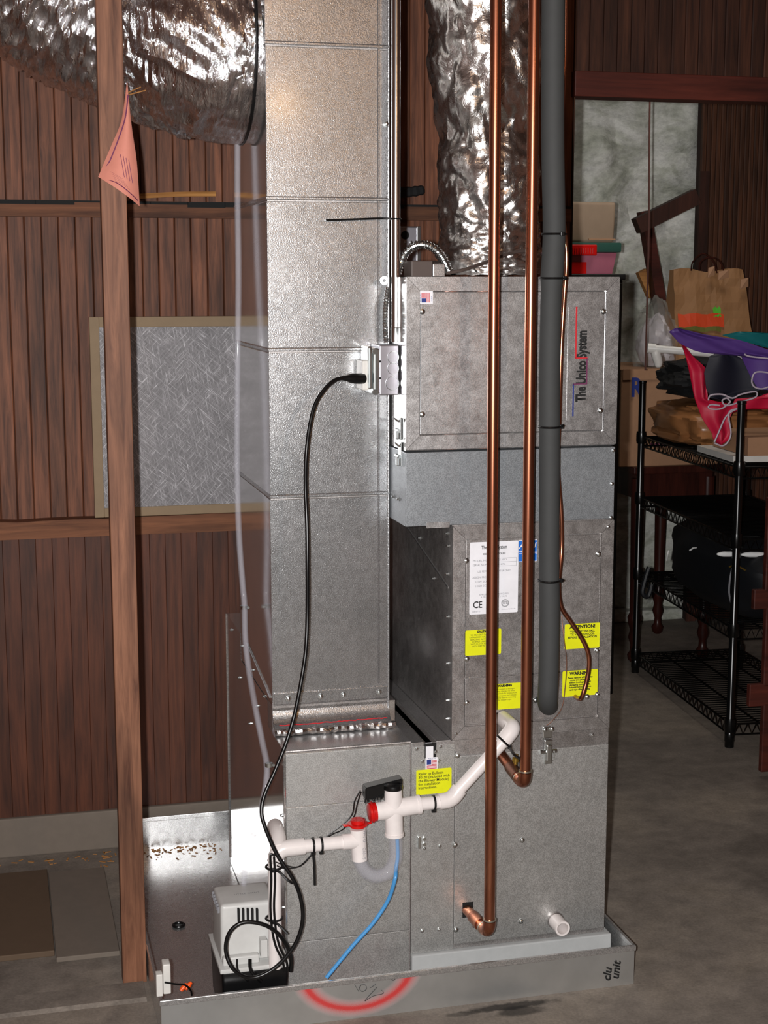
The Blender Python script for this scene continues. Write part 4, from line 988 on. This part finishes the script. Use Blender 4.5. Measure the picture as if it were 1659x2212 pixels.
# tapered tank
def frustum(bm, b, t_):
    (u0, u1, v0, v1, z0), (a0_, a1_, b0_, b1_, z1) = b, t_
    lo_ = [bm.verts.new(q) for q in ((u0, v0, z0), (u1, v0, z0), (u1, v1, z0), (u0, v1, z0))]
    hi_ = [bm.verts.new(q) for q in ((a0_, b0_, z1), (a1_, b0_, z1), (a1_, b1_, z1), (a0_, b1_, z1))]
    bm.faces.new(lo_[::-1]); bm.faces.new(hi_)
    for i in range(4): bm.faces.new((lo_[i], lo_[(i+1) % 4], hi_[(i+1) % 4], hi_[i]))
def bev(bm, o, s=3): bmesh.ops.bevel(bm, geom=bm.edges[:], offset=o, segments=s, affect='EDGES', profile=.6); return bm
pd = 3.02
bm = B(); frustum(bm, (pu+.003, pr_-.004, pv+.004, pd-.004, .005), (pu, pr_, pv, pd, zt0-.004)); bev(bm, .006); mk('tank', bm, 'black_rub', pump, smooth=True)
bm = B(); frustum(bm, (pu-.004, pr_+.002, pv-.004, pd+.004, zt0-.006), (pu-.004, pr_+.002, pv-.004, pd+.004, zt0+.004)); bev(bm, .003, 2); mk('tank_lid', bm, 'pump_white', pump, smooth=True)
zh = P(545, 1952, 2.875).z
bm = B(); frustum(bm, (pu+.002, P(600, 2040, 2.87).x, 2.872, 3.0, zt0+.004), (pu+.004, P(600, 2040, 2.87).x-.002, 2.880, 2.985, zh)); bev(bm, .010, 4); hs = mk('motor_cover', bm, 'pump_white', pump, smooth=True)
zl = P(545, 2050, 2.87).z
mk('cover_step', bev(box(B(), pu+.004, P(560, 2050, 2.86).x, 2.858, 2.874, zt0+.004, zl-.008), .004), 'pump_white', pump, smooth=True)
mk('float_button', bev(box(B(), P(563, 2050, 2.855).x, P(578, 2050, 2.855).x, 2.852, 2.874, P(570, 2068, 2.855).z, P(570, 2030, 2.855).z), .002), 'pump_white', pump)
for k in range(5):
    x = 515.5+k*10; a, b = P(x-2.4, 1963, 2.874), P(x+2.4, 1992, 2.873)
    mk('vent_slot', box(B(), a.x, b.x, 2.8705, 2.879, b.z, a.z), 'hole', hs)
for k in range(6):
    z_ = P(475, 1926+k*5, 2.9).z; v_ = 2.978-.016*k
    mk('side_vent', box(B(), pu-.0002, pu+.006, v_-.0022, v_+.0022, zh-.022, zh-.009), 'ink_gray', hs)
text(hs, 'embossed_mark', 'LITTLE GIANT', .0085, (P(510, 1946, 2.9).x, 2.925, zh+.0006), 'ink_gray')
o_ = [o for o in C.objects if o.name.startswith('embossed_mark')][0]
for v in o_.data.vertices: v.co = Vector((v.co.x, v.co.z, 0))
for k, (x, y) in enumerate(((512, 2072), (540, 2072))):
    pts = smoothpts([P(x, y, 2.855), P(x+1, y+20, 2.845), P(x+10, y+34, 2.84), P(x+24, y+48, 2.845)], 5)
    for p_ in pts: p_.z = max(p_.z, .01)
    mk('tank_lead', tube(B(), pts, .002+.0018*k, 8), 'black_rub', pump, smooth=True)
# water sensor on the pan edge
ws = thing('water_sensor', P(355, 2140, 2.835), 'white plastic water sensor clipped on the left front corner of the drip pan', 'sensor')
q = pxbox(351, 2082, 369, 2140, 2.835)
mk('sensor_body', bev(box(B(), q[0], q[1], 2.829, 2.858, q[2]-.004, q[3]), .003), 'white_plastic', ws, smooth=True)
q = pxbox(339, 2104, 352, 2150, 2.82)
mk('sensor_clip', bev(box(B(), q[0]-.002, q[1], 2.815, 2.835, q[2], q[3]), .002), 'white_plastic', ws, smooth=True)
pts = smoothpts([P(356, 2122, 2.826), P(380, 2126, 2.83), P(400, 2128, 2.84), (P(412, 2140, 2.85)), P(414, 2150, 2.86)], 5)
mk('sensor_lead', tube(B(), pts, .002, 8), 'black_rub', ws, smooth=True)
for i_, p_ in enumerate((P(390, 2140, 2.86), P(400, 2137, 2.865))): mk('wire_nut', lathe(B(), [(.004, 0), (.0055, .01), (.003, .018)], p_, (.6, .2, .5), 10), 'orange', ws, smooth=True)
# black rubber ring on the pan floor
c_ = P(386, 1998, 3.2); g3 = None
def ground(x, y, z=0):
    dx = (x - 829.5)/F; dy = (1106-y)/F; r = (dx, math.cos(PITCH)+dy*math.sin(PITCH), -math.sin(PITCH)+dy*math.cos(PITCH)); t = (z-H)/r[2]
    X, Y = r[0]*t, r[1]*t; return Vector((X*cT+Y*sT, -X*sT+Y*cT, z))
gc = ground(386, 1998, .006)
bm = tube(B(), [gc+Vector((math.cos(k/24*2*math.pi)*.0125, math.sin(k/24*2*math.pi)*.0125, 0)) for k in range(25)], .0032, 8)
mk('rubber_ring', bm, 'black_rub', None, 'small black rubber ring lying on the bottom of the drip pan', 'ring', smooth=True)
# boards on the floor at the left
random.seed(11)
for (xa, ya, xb, yb, mat_, l, c_) in ((-60, 2085, 120, 1895, 'sill2', 'brown stained board flat on the floor at the left edge', 'board'), (122, 2080, 262, 1885, 'sill', 'plain grey board flat on the floor left of the post', 'board')):
    a, b = ground(xa, ya), ground(xb, yb)
    if mat_ == 'sill2': M['sill2'] = plain('stained_board', (.37, .30, .235), .8)
    bm = B(); box(bm, a.x, ground(xb, ya).x, a.y, ground((xa+xb)/2, yb).y, .0, .012 if mat_ == 'sill' else .014, .002)
    mk('floor_board', bm, mat_, None, l, c_)
a, b = ground(-80, 2165), ground(322, 2150)
bm = B(); m_ = 30
for i in range(m_):
    x0_ = a.x+(pu0-.012-a.x)*i/m_; x1_ = a.x+(pu0-.012-a.x)*(i+1)/m_; h0_ = .006
    ext(bm, [(x0_, 3.02, 0), (x1_, 3.02, 0), (x1_, 3.075, h0_), (x0_, 3.075, h0_)] if 0 else [(x0_, 3.0, 0), (x0_, 3.01, h0_), (x0_, 3.085, h0_), (x0_, 3.085, 0)], (x1_-x0_, 0, 0))
bmesh.ops.remove_doubles(bm, verts=bm.verts[:], dist=1e-5)
mk('threshold', bm, 'concrete', kind='structure')
# wood chips along the foot of the wall
bm = B(); 
for k in range(260):
    g0 = ground(random.uniform(-20, 620), 1832+abs(random.gauss(0, 16))); 
    if g0.y > VW-.035 or (g0.x > pu0-.01): continue
    a_ = random.uniform(0, 3.14); s_ = random.uniform(.002, .010); d_ = Vector((math.cos(a_), math.sin(a_), 0))*s_; e_ = Vector((-d_.y, d_.x, 0))*.25
    ext(bm, [g0-d_-e_, g0+d_-e_, g0+d_+e_, g0-d_+e_], (0, 0, .0015))
mk('wood_chips', bm, 'stick', None, 'scattered wood chips on the floor along the foot of the plank wall', 'wood chips', kind='stuff')
bm = B()
for k in range(90):
    g0 = Vector((random.uniform(pu0+.03, .53), pv1-.012-abs(random.gauss(0, .035)), .003)); a_ = random.uniform(0, 3.14); s_ = random.uniform(.0015, .007); d_ = Vector((math.cos(a_), math.sin(a_), 0))*s_; e_ = Vector((-d_.y, d_.x, 0))*.3
    ext(bm, [g0-d_-e_, g0+d_-e_, g0+d_+e_, g0-d_+e_], (0, 0, .0012))
mk('pan_debris', bm, 'stick', None, 'bits of wood lying in the back of the drip pan', 'wood chips', kind='stuff')
# ================================================================ RIGHT BACKGROUND
# tall black cabinet peeping out right of the equipment
cR = P(1347, 800, 4.95).x; zk = P(1340, 592, 4.95).z
kb = thing('storage_cabinet', (cR-.25, 5.15, 0), 'tall black cabinet behind the equipment carrying the plastic tubs', 'cabinet')
mk('cabinet_body', box(B(), cR-.5, cR-.004, 4.965, 5.35, 0, zk-.02, .004), 'cabinet_black', kb)
mk('cabinet_top', box(B(), cR-.51, cR, 4.95, 5.36, zk-.02, zk, .003), 'cabinet_black', kb)
mk('cabinet_door', box(B(), cR-.49, cR-.012, 4.952, 4.965, .05, zk-.03, .003), 'cabinet_black', kb)
def on(px, V, z=None): q = pxbox(*px, V); return q if z is None else (q[0], q[1], z, q[3])
q = on((1215, 545, 1330, 592), 5.080, zk)
t = thing('storage_tub', ((q[0]+q[1])/2, 5.180, zk), 'pink plastic tub with green lid on top of the black cabinet', 'tub')
bm = B(); frustum(bm, (q[0]+.01, q[1]-.012, 5.080, 5.300, zk), (q[0], q[1], 5.070, 5.320, q[3])); bev(bm, .006, 2); mk('tub_body', bm, 'pink', t, smooth=True)
zl1 = P(1330, 524, 5.070).z
mk('tub_lid', bev(box(B(), q[0]-.01, q[1]+.012, 5.060, 5.330, q[3], zl1), .006, 2), 'green_lid', t, smooth=True)
q = pxbox(1222, 566, 1266, 590, 5.065)
mk('red_label', box(B(), q[0], q[1], 5.063, 5.066, zk+.002, q[3]), 'red_cap', t)
q = on((1218, 528, 1288, 552), 5.055)
bm = B(); box(bm, q[0], q[1], 5.048, 5.057, q[2], q[3], .003)
for k in range(12):
    uu = q[0]+.012+k*(q[1]-q[0]-.02)/12; box(bm, uu, uu+.003, 5.044, 5.049, q[2]+.006, q[3]-.012)
mk('lid_grip', bm, 'red_cap', t, label='red ribbed grip on the lid')
q = pxbox(1215, 435, 1330, 524, 5.100)
t = thing('beige_carton', ((q[0]+q[1])/2, 5.200, zl1), 'beige rounded carton stacked on the green tub lid', 'carton')
bm = B(); frustum(bm, (q[0], q[1]-.006, 5.100, 5.300, zl1), (q[0], q[1], 5.100, 5.300, q[3])); bev(bm, .012, 3); mk('carton_body', bm, 'carton_beige', t, smooth=True)
mk('carton_flap', box(B(), q[0]+.1, q[1]-.004, 5.094, 5.100, zl1+.01, zl1+.014), 'carton', t)
# hanging wire
a, b = P(1404, 205, 4.9), P(1394, 800, 4.9)
mk('hanging_wire', tube(B(), smoothpts([Vector((a.x, 4.9, CEIL)), a, (a+b)/2+Vector((.004, 0, 0)), b], 6), .0035, 6), 'wire_rope', None, 'thin rusty wire hanging down through the doorway', 'wire')
# braces
t = thing('timber_brace', P(1440, 700, 5.75), 'crossed dark timber brace leaning before the whitewashed wall', 'brace')
def beam(a, b, w1, th, mat_, name):
    a, b = Vector(a), Vector(b); d_ = (b-a).normalized(); n_ = Vector((-d_.z, 0, d_.x))*w1/2
    return mk(name, ext(B(), [a-n_, b-n_, b+n_, a+n_], (0, th, 0)), mat_, t)
beam(P(1380, 488, 5.70), P(1509, 424, 5.70), .062, .05, 'bar_wood', 'cross_timber')
beam(P(1396, 456, 5.755), P(1436, 690, 5.755), .042, .05, 'header', 'upright_timber')
beam(P(1388, 585, 5.81), P(1412, 640, 5.81), .04, .03, 'stick', 'splinter')
beam(P(1430, 665, 5.77), P(1462, 700, 5.77), .05, .03, 'header', 'splinter')
# table with turned legs
zt_ = P(1450, 1000, 5.42).z
gl = ground(1353, 1424); gr = ground(1526, 1422)
t = thing('side_table', (gl+gr)/2, 'dark wooden table with turned legs under the cardboard box', 'table')
tu0, tu1, tv0, tv1 = gl.x-.03, gr.x+.03, min(gl.y, gr.y)-.03, 5.85
mk('tabletop', bev(box(B(), tu0, tu1, tv0, tv1, zt_-.03, zt_), .006, 2), 'furniture', t)
mk('apron', box(B(), tu0+.03, tu1-.03, tv0+.03, tv1-.03, zt_-.13, zt_-.03), 'furniture', t)
for k, (uu, vv_) in enumerate(((gl.x+.01, tv0+.05), (gr.x-.01, tv0+.05), (gl.x+.01, tv1-.05), (gr.x-.01, tv1-.05))):
    pf = [(.012, 0), (.022, .01), (.026, .03), (.016, .045), (.014, .07), (.024, .10), (.017, .13), (.026, .16), (.028, .18), (.02, .2), (.021, .3), (.024, .5), (.026, zt_-.14), (.026, zt_-.05)]
    mk('table_leg', lathe(B(), pf, (uu, vv_, 0), (0, 0, 1), 14), 'furniture', t, smooth=True)
# cardboard box on table
q = pxbox(1343, 798, 1552, 998, tv0+.02)
t = thing('cardboard_box', ((q[0]+q[1])/2, tv0+.2, zt_), 'brown cardboard box with blue print on the dark table', 'carton')
mk('box_body', box(B(), q[0], q[1], tv0+.02, tv1-.04, zt_+.0, q[3], .003), 'carton', t)
mk('box_flap', box(B(), q[0]+.004, q[1]-.004, tv0+.015, tv0+.02, q[3]-.04, q[3]), 'carton', t)
p_ = P(1362, 856, tv0+.012); text(t, 'printed_text', 'R', .10, p_, 'ink_blue', bold=.003, sx=.8)
p_ = P(1405, 966, tv0+.017); text(t, 'printed_text', 'www.oxboxm', .034, p_, 'ink_purple', sx=.9, bold=.0004)
p_ = P(1412, 953, tv0+.017); text(t, 'printed_text', 'TO', .02, p_, 'ink_purple')
zbx = q[3]
# plastic bag
def blob(c, r, amp, freq, name, mat_, parent, nu=40, nv=28, flatb=None, **k):
    bm = B(); bmesh.ops.create_uvsphere(bm, u_segments=nu, v_segments=nv, radius=1)
    c = Vector(c)
    for v in bm.verts:
        n_ = v.co.copy(); d_ = 1+amp*noise.fractal(n_*freq+c*3, .8, 2, 4)
        sp = k.get('sq', 1)
        n2 = Vector([math.copysign(abs(x)**sp, x) for x in n_])
        v.co = c+Vector((n2.x*r[0]*d_, n2.y*r[1]*d_, n2.z*r[2]*d_))
        if flatb is not None: v.co.z = max(v.co.z, flatb)
    k.pop('sq', None)
    return mk(name, bm, mat_, parent, smooth=True, **k)
a = P(1420, 735, 5.50)
t = thing('plastic_bag', (a.x, a.y, zbx), 'clear plastic bag holding white material on top of the cardboard box', 'bag')
blob((a.x-.005, 5.50, a.z-.02), (.07, .10, .105), .25, 1.6, 'bag_contents', 'white_bag', t, flatb=zbx+.004)
blob((a.x-.012, 5.49, a.z-.02), (.09, .13, .17), .22, 1.8, 'bag_film', 'clear_bag', t, flatb=zbx+.001)
# paper bag
vb = 5.40; q = pxbox(1467, 578, 1632, 728, vb)
t = thing('paper_bag', ((q[0]+q[1])/2, vb+.1, zbx), 'brown paper carrier bag with orange print and twisted handles', 'bag')
bm = B(); nx_, nz_ = 14, 12
L_, Rr = q[0], q[1]
def bagpt(s_, t_, side):
    z = zbx + (q[3]-.01-zbx)*t_; uL = L_+.0*t_; uR = (Rr+.01) + (P(1622, 600, vb).x-Rr-.02)*t_
    x = uL+(uR-uL)*s_; dth = .10*(1-.75*t_); cr_ = .012*noise.noise(Vector((s_*5, t_*6, side)))*(.3+t_)
    return Vector((x, vb+.06+side*dth/1.0+cr_, z+(.008*math.sin(s_*9) if t_ > .99 else 0)))
F_ = [[bm.verts.new(bagpt(i/nx_, j/nz_, -.6)) for j in range(nz_+1)] for i in range(nx_+1)]
K_ = [[bm.verts.new(bagpt(i/nx_, j/nz_, 1)) for j in range(nz_+1)] for i in range(nx_+1)]
for G_ in (F_, K_):
    for i in range(nx_):
        for j in range(nz_): bm.faces.new((G_[i][j], G_[i+1][j], G_[i+1][j+1], G_[i][j+1]))
for j in range(nz_):
    for i in (0, nx_): bm.faces.new((F_[i][j], F_[i][j+1], K_[i][j+1], K_[i][j]))
for i in range(nx_): bm.faces.new((F_[i][0], F_[i+1][0], K_[i+1][0], K_[i][0]))
mk('bag_paper', bm, 'paper_bag', t)
def bagpatch(px, mat_, name):
    x0_, y0_, x1_, y1_ = px; bm = B(); n = 8
    A = []
    for i in range(n+1):
        col = []
        for y in (y0_, y1_):
            x = x0_+(x1_-x0_)*i/n; p_ = P(x, y+2*math.sin(i*1.7), vb)
            s_ = (p_.x-L_)/(Rr-L_); t_ = (p_.z-zbx)/(q[3]-zbx); pp = bagpt(s_, max(0, min(1, t_)), -.6); col.append(Vector((p_.x, pp.y-.008, p_.z)))
        A.append(col)
    for i in range(n): 
        f1 = [bm.verts.new(v) for v in (A[i][0], A[i+1][0], A[i+1][1], A[i][1])]; bm.faces.new(f1)
    mk(name, bm, mat_, t)
bagpatch((1469, 678, 1568, 706), 'bag_orange', 'printed_band'); bagpatch((1469, 706, 1560, 716), 'bag_olive', 'printed_band'); bagpatch((1545, 664, 1562, 684), 'bag_green', 'printed_leaf')
for hx0, hx1, yy in ((1493, 1545, 548), (1510, 1560, 556)):
    pts = smoothpts([P(hx0, 585, vb+.02), P(hx0+4, 565, vb+.02), P((hx0+hx1)/2, yy, vb+.02), P(hx1-4, 566, vb+.02), P(hx1+4, 590, vb+.02)], 6); mk('bag_handle', tube(B(), pts, .003, 6), 'furniture', t, smooth=True)
for px in ((1530, 575, 1545, 600), (1552, 583, 1575, 605), (1600, 600, 1618, 625)):
    q_ = pxbox(*px, vb-.01); bm = B(); ext(bm, [(q_[0], vb-.01, q_[2]), (q_[1], vb-.005, q_[2]+.01), (q_[1]-.005, vb-.012, q_[3]), (q_[0]+.004, vb-.006, q_[3]-.006)], (0, .004, 0)); mk('torn_flap', bm, 'carton', t)
# wire rack
pa = ground(1575, 1613); pb_ = ground(1372, 1452); ax_ = (pb_-pa).normalized(); bx_ = Vector((ax_.y, -ax_.x, 0)); LEN = (pb_-pa).length; WID = .42
def RK(l, w_, z): return pa + ax_*l + bx_*w_ + Vector((0, 0, z))
rack = thing('wire_rack', RK(LEN/2, WID/2, 0), 'black wire shelving rack loaded with bags at the right edge', 'shelf')
zr_top = 1.12
for l, w_ in ((0, 0), (LEN, 0), (0, WID), (LEN, WID)):
    pf = [(.015, 0), (.015, .018), (.0165, .02), (.0165, .05), (.0127, .055), (.0127, zr_top-.01), (.0145, zr_top-.008), (.0145, zr_top)]
    ps = mk('rack_post', lathe(B(), pf, RK(l, w_, 0), (0, 0, 1), 14), 'rack', rack, smooth=True)
    for z in (.075, .39, .68, .91):
        mk('post_collar', lathe(B(), [(.017, 0), (.019, .01), (.019, .035), (.017, .045)], RK(l, w_, z-.025), (0, 0, 1), 12), 'rack', ps, smooth=True)
for z in (.075, .39, .68, .91):
    sh = mk('shelf_rim', (lambda bm: [tube(bm, [RK(*a_, z+dz), RK(*b_, z+dz)], .0032, 6) for dz in (0, -.035) for a_, b_ in (((0, 0), (LEN, 0)), ((0, WID), (LEN, WID)), ((0, 0), (0, WID)), ((LEN, 0), (LEN, WID)))] and bm)(B()), 'rack', rack)
    bm = B(); n = 22
    for w_ in (0, WID):
        for k in range(n):
            l0 = LEN*k/n; tube(bm, [RK(l0, w_, z), RK(l0+LEN/n/2, w_, z-.035), RK(l0+LEN/n, w_, z)], .0018, 4, caps=False)
    n = 14
    for l in (0, LEN):
        for k in range(n):
            l0 = WID*k/n; tube(bm, [RK(l, l0, z), RK(l, l0+WID/n/2, z-.035), RK(l, l0+WID/n, z)], .0018, 4, caps=False)
    mk('truss_wire', bm, 'rack', sh, kind='stuff')
    pr = None
    for k in range(1, 38):
        bm = tube(B(), [RK(LEN*k/38, 0, z), RK(LEN*k/38, WID, z)], .0021, 4) if pr is None else None
        org = RK(LEN*k/38, WID/2, z)
        if pr is None: pr = mk('shelf_wire', bm, 'rack', sh, org=org)
        else: dup(pr, sh, org, 'shelf_wire')
    for k in range(1, 4): mk('cross_wire', tube(B(), [RK(0, WID*k/4, z-.005), RK(LEN, WID*k/4, z-.005)], .0032, 6), 'rack', sh)
# black sports bag on the rack
c_ = RK(LEN*.42, WID*.5, .52)
t = thing('sports_bag', RK(LEN*.42, WID*.5, .392), 'bulging black bag with bright reflective strips on the wire rack', 'bag')
bm = B(); bmesh.ops.create_uvsphere(bm, u_segments=48, v_segments=30, radius=1)
for v in bm.verts:
    n_ = v.co.copy(); n2 = Vector([math.copysign(abs(x)**.75, x) for x in n_]); d_ = 1+.07*noise.fractal(n_*1.8, .8, 2, 3)
    l = n2.y*.44*d_; w_ = n2.x*.20*d_; z = n2.z*.15*d_
    v.co = c_ + ax_*l + bx_*w_ + Vector((0, 0, z)); v.co.z = max(v.co.z, .397)
mk('bag_body', bm, 'bag_black', t, smooth=True)
def onbag(x, y, V): return P(x, y, V)
for (x0_, x1_, yy, vv_) in ((1549, 1592, 1197, 4.36), (1601, 1658, 1198, 4.34)):
    pts = [P(x0_+(x1_-x0_)*k/6, yy, vv_) for k in range(7)]; 
    mk('reflective_strip', tube(B(), pts, [.003, .0075, .009, .009, .009, .0075, .003], 12), 'reflective', t, smooth=True, label='bright reflective strip')
for x, y, dx, dy in ((1442, 1200, 2, 10), (1497, 1186, 7, 3)):
    pts = [P(x-dx, y+dy, 4.62), P(x, y-2, 4.60), P(x+dx, y-dy, 4.62)]; mk('reflective_piping', tube(B(), pts, .0028, 6), 'reflective', t)
pts = smoothpts([P(1583, 1222, 4.33), P(1577, 1250, 4.33), P(1575, 1280, 4.33), P(1580, 1305, 4.34)], 4); mk('side_lettering', tube(B(), pts, .003, 6), 'ink_gray', t)
pts = smoothpts([P(1575, 1225, 4.33), P(1590, 1222, 4.33), P(1618, 1236, 4.33)], 4); mk('yellow_mark', tube(B(), pts, .003, 6), 'brass', t)
mk('carry_loop', tube(B(), smoothpts([P(1402, 1225, 4.8), P(1394, 1250, 4.8), P(1388, 1280, 4.8), P(1400, 1288, 4.8), P(1408, 1262, 4.8)], 5), .009, 8), 'bag_black', t, smooth=True)
# tan plastic bundle, black clothes, white board on upper shelf
c_ = RK(LEN*.76, WID*.5, .985)
bm = B(); bmesh.ops.create_uvsphere(bm, u_segments=64, v_segments=40, radius=1)
for v in bm.verts:
    n_ = v.co.copy(); n2 = Vector([math.copysign(abs(x)**.6, x) for x in n_]); d_ = 1+.12*noise.fractal(n_*2.4+Vector((4, 1, 2)), .8, 2, 4)
    v.co = c_ + ax_*(n2.y*.26*d_) + bx_*(n2.x*.21*d_) + Vector((0, 0, n2.z*.075*d_)); v.co.z = max(v.co.z, .914)
mk('plastic_bundle', bm, 'tan_film', None, 'tan plastic wrapped bundle on the upper shelf of the wire rack', 'bundle', smooth=True)
c_ = RK(LEN*.74, WID*.52, 1.145)
bm = B(); bmesh.ops.create_uvsphere(bm, u_segments=80, v_segments=50, radius=1)
for v in bm.verts:
    n_ = v.co.copy(); n2 = Vector([math.copysign(abs(x)**.8, x) for x in n_]); d_ = 1+.2*noise.fractal(n_*2.2+Vector((1, 7, 2)), .8, 2, 4)
    v.co = c_ + ax_*(n2.y*.27*d_) + bx_*(n2.x*.21*d_) + Vector((0, 0, n2.z*.075*d_))
mk('black_clothes', bm, 'black_cloth', None, 'heap of black cloth lying on the tan bundle on the rack', 'clothes', smooth=True)
mk('white_board', ext(B(), [RK(.1, .02, .914), RK(.1, WID-.02, .914), RK(.42, WID-.02, .914), RK(.42, .02, .914)], (0, 0, .02)), 'white_plastic', None, 'flat white board on the upper shelf behind the front post', 'board')
mk('flat_carton', ext(B(), [RK(.08, .06, .936), RK(.08, WID-.01, .936), RK(.38, WID-.01, .936), RK(.38, .06, .936)], (0, 0, .06)), 'carton', None, 'flat brown carton on the white board on the rack', 'carton')
# white tube with cap
a, b = P(1402, 752, 4.62), P(1700, 778, 4.45)
t = thing('white_pole', a, 'white plastic pole lying across the top of the rack under the colourful cloth', 'pole')
mk('pole_tube', tube(B(), [a, b], .0125, 16), 'white_plastic', t, smooth=True)
mk('pole_cap', tube(B(), [a-(b-a)*.01, a+(b-a)*.05], .0165, 16), 'white_plastic', t, smooth=True)
a2 = a+(b-a)*.045
mk('pole_hook', tube(B(), smoothpts([a2, a2+Vector((.004, 0, -.02)), a2+Vector((.012, 0, -.045)), a2+Vector((.01, 0, -.062))], 5), [.012, .012, .014, .015, .016, .016, .016, .016, .016, .015, .015, .014, .013, .012, .009, .006], 12), 'white_plastic', t, smooth=True)
# colourful cloth
VQ = 4.42
cl_ = thing('nylon_kite', P(1540, 900, VQ), 'crimson purple teal and navy nylon kite draped over the white pole', 'kite')
def fold(a, f, ph): return lambda s_, t_: a*math.sin(f*t_*6.28+ph+s_*2)
def panel(poly, V, fd, mat_, name):
    ys = [p[1] for p in poly]; y0, y1 = min(ys)+.3, max(ys)-.3; L, R_s = [], []; m = 18
    for i in range(m+1):
        y = y0+(y1-y0)*i/m; xs = []
        for (xa, ya), (xb, yb) in zip(poly, poly[1:]+poly[:1]):
            if (ya-y)*(yb-y) <= 0 and ya != yb: xs.append(xa+(xb-xa)*(y-ya)/(yb-ya))
        L.append((min(xs), y)); R_s.append((max(xs), y))
    return sheet((L, R_s), V, fd, name, mat_, cl_, thick=.002)
panel([(1474, 742), (1500, 770), (1533, 800), (1530, 850), (1545, 880), (1590, 876), (1606, 880), (1582, 890), (1576, 910), (1581, 935), (1571, 955), (1557, 962), (1545, 955), (1543, 940), (1520, 905), (1503, 860), (1490, 800)], VQ, fold(.010, 1.2, 0), 'crimson', 'crimson_panel')
panel([(1590, 862), (1640, 858), (1660, 850), (1700, 850), (1700, 884), (1640, 880), (1600, 886), (1578, 892)], VQ-.012, fold(.006, 1.5, 1), 'crimson', 'crimson_panel')
panel([(1535, 770), (1560, 758), (1600, 772), (1622, 800), (1640, 846), (1600, 852), (1575, 866), (1535, 862), (1525, 840), (1522, 805)], VQ-.026, fold(.008, 1.1, 2), 'navy', 'navy_panel')
panel([(1446, 716), (1462, 708), (1520, 722), (1600, 735), (1659, 755), (1700, 765), (1700, 790), (1600, 768), (1540, 766), (1500, 757), (1470, 742)], VQ-.040, fold(.006, 1.8, .4), 'purple', 'purple_panel')
panel([(1560, 724), (1600, 716), (1700, 722), (1700, 760), (1659, 752), (1600, 735)], VQ-.052, fold(.004, 1.3, .9), 'teal', 'teal_panel')
panel([(1602, 770), (1700, 778), (1700, 842), (1655, 836), (1640, 842), (1624, 815)], VQ-.056, fold(.006, 1.0, .3), 'purple', 'purple_panel')
for pp in (((1543, 957), (1560, 963), (1572, 955), (1579, 935), (1574, 900), (1580, 886), (1610, 880), (1590, 884), (1568, 900), (1552, 935), (1543, 955)),
           ((1530, 865), (1535, 854), (1560, 852), (1582, 860), (1600, 852), (1632, 846), (1632, 858), (1600, 868), (1570, 876), (1560, 866), (1570, 860), (1578, 868)),
           ((1578, 868), (1560, 882), (1540, 884), (1530, 880), (1536, 874), (1555, 876)),
           ((1659, 836), (1645, 840), (1630, 836), (1624, 825), (1628, 808), (1640, 803), (1665, 806)),
           ((1608, 765), (1620, 770), (1665, 775))):
    mk('white_edging', tube(B(), smoothpts([P(x, y, VQ-.068) for x, y in pp], 4), .0026, 6), 'piping', cl_, smooth=True)
# timber at the right edge
t = thing('sawn_timber', ground(1680, 1660), 'reddish sawn timber with stepped edge standing at the right frame edge', 'timber')
a = P(1650, 1280, 4.0)
for y0_, y1_, xl in ((1075, 1275, 1655), (1275, 1312, 1624), (1312, 1480, 1650), (1480, 1520, 1614), (1520, 1662, 1644)):
    q = pxbox(xl+6, y0_, 1720, y1_, 3.98); mk('timber_block', box(B(), q[0], q[1], 3.98, 4.0, max(0, q[2]), q[3], .003), 'header', t)

# repeats share a group
for o in list(C.objects):
    if o.parent is not None: continue
    k = o.name.split('.')[0]
    g_ = {'cable_tie': 'black cable ties', 'copper_pipe': 'vertical copper pipes', 'armoured_cable': 'armoured flexible cables', 'pump_lead': 'dark leads on the down pipe',
          'floor_board': 'boards flat on the floor', 'hose_clamp': 'clamps on the clear hose'}.get(k)
    if g_: o['group'] = g_
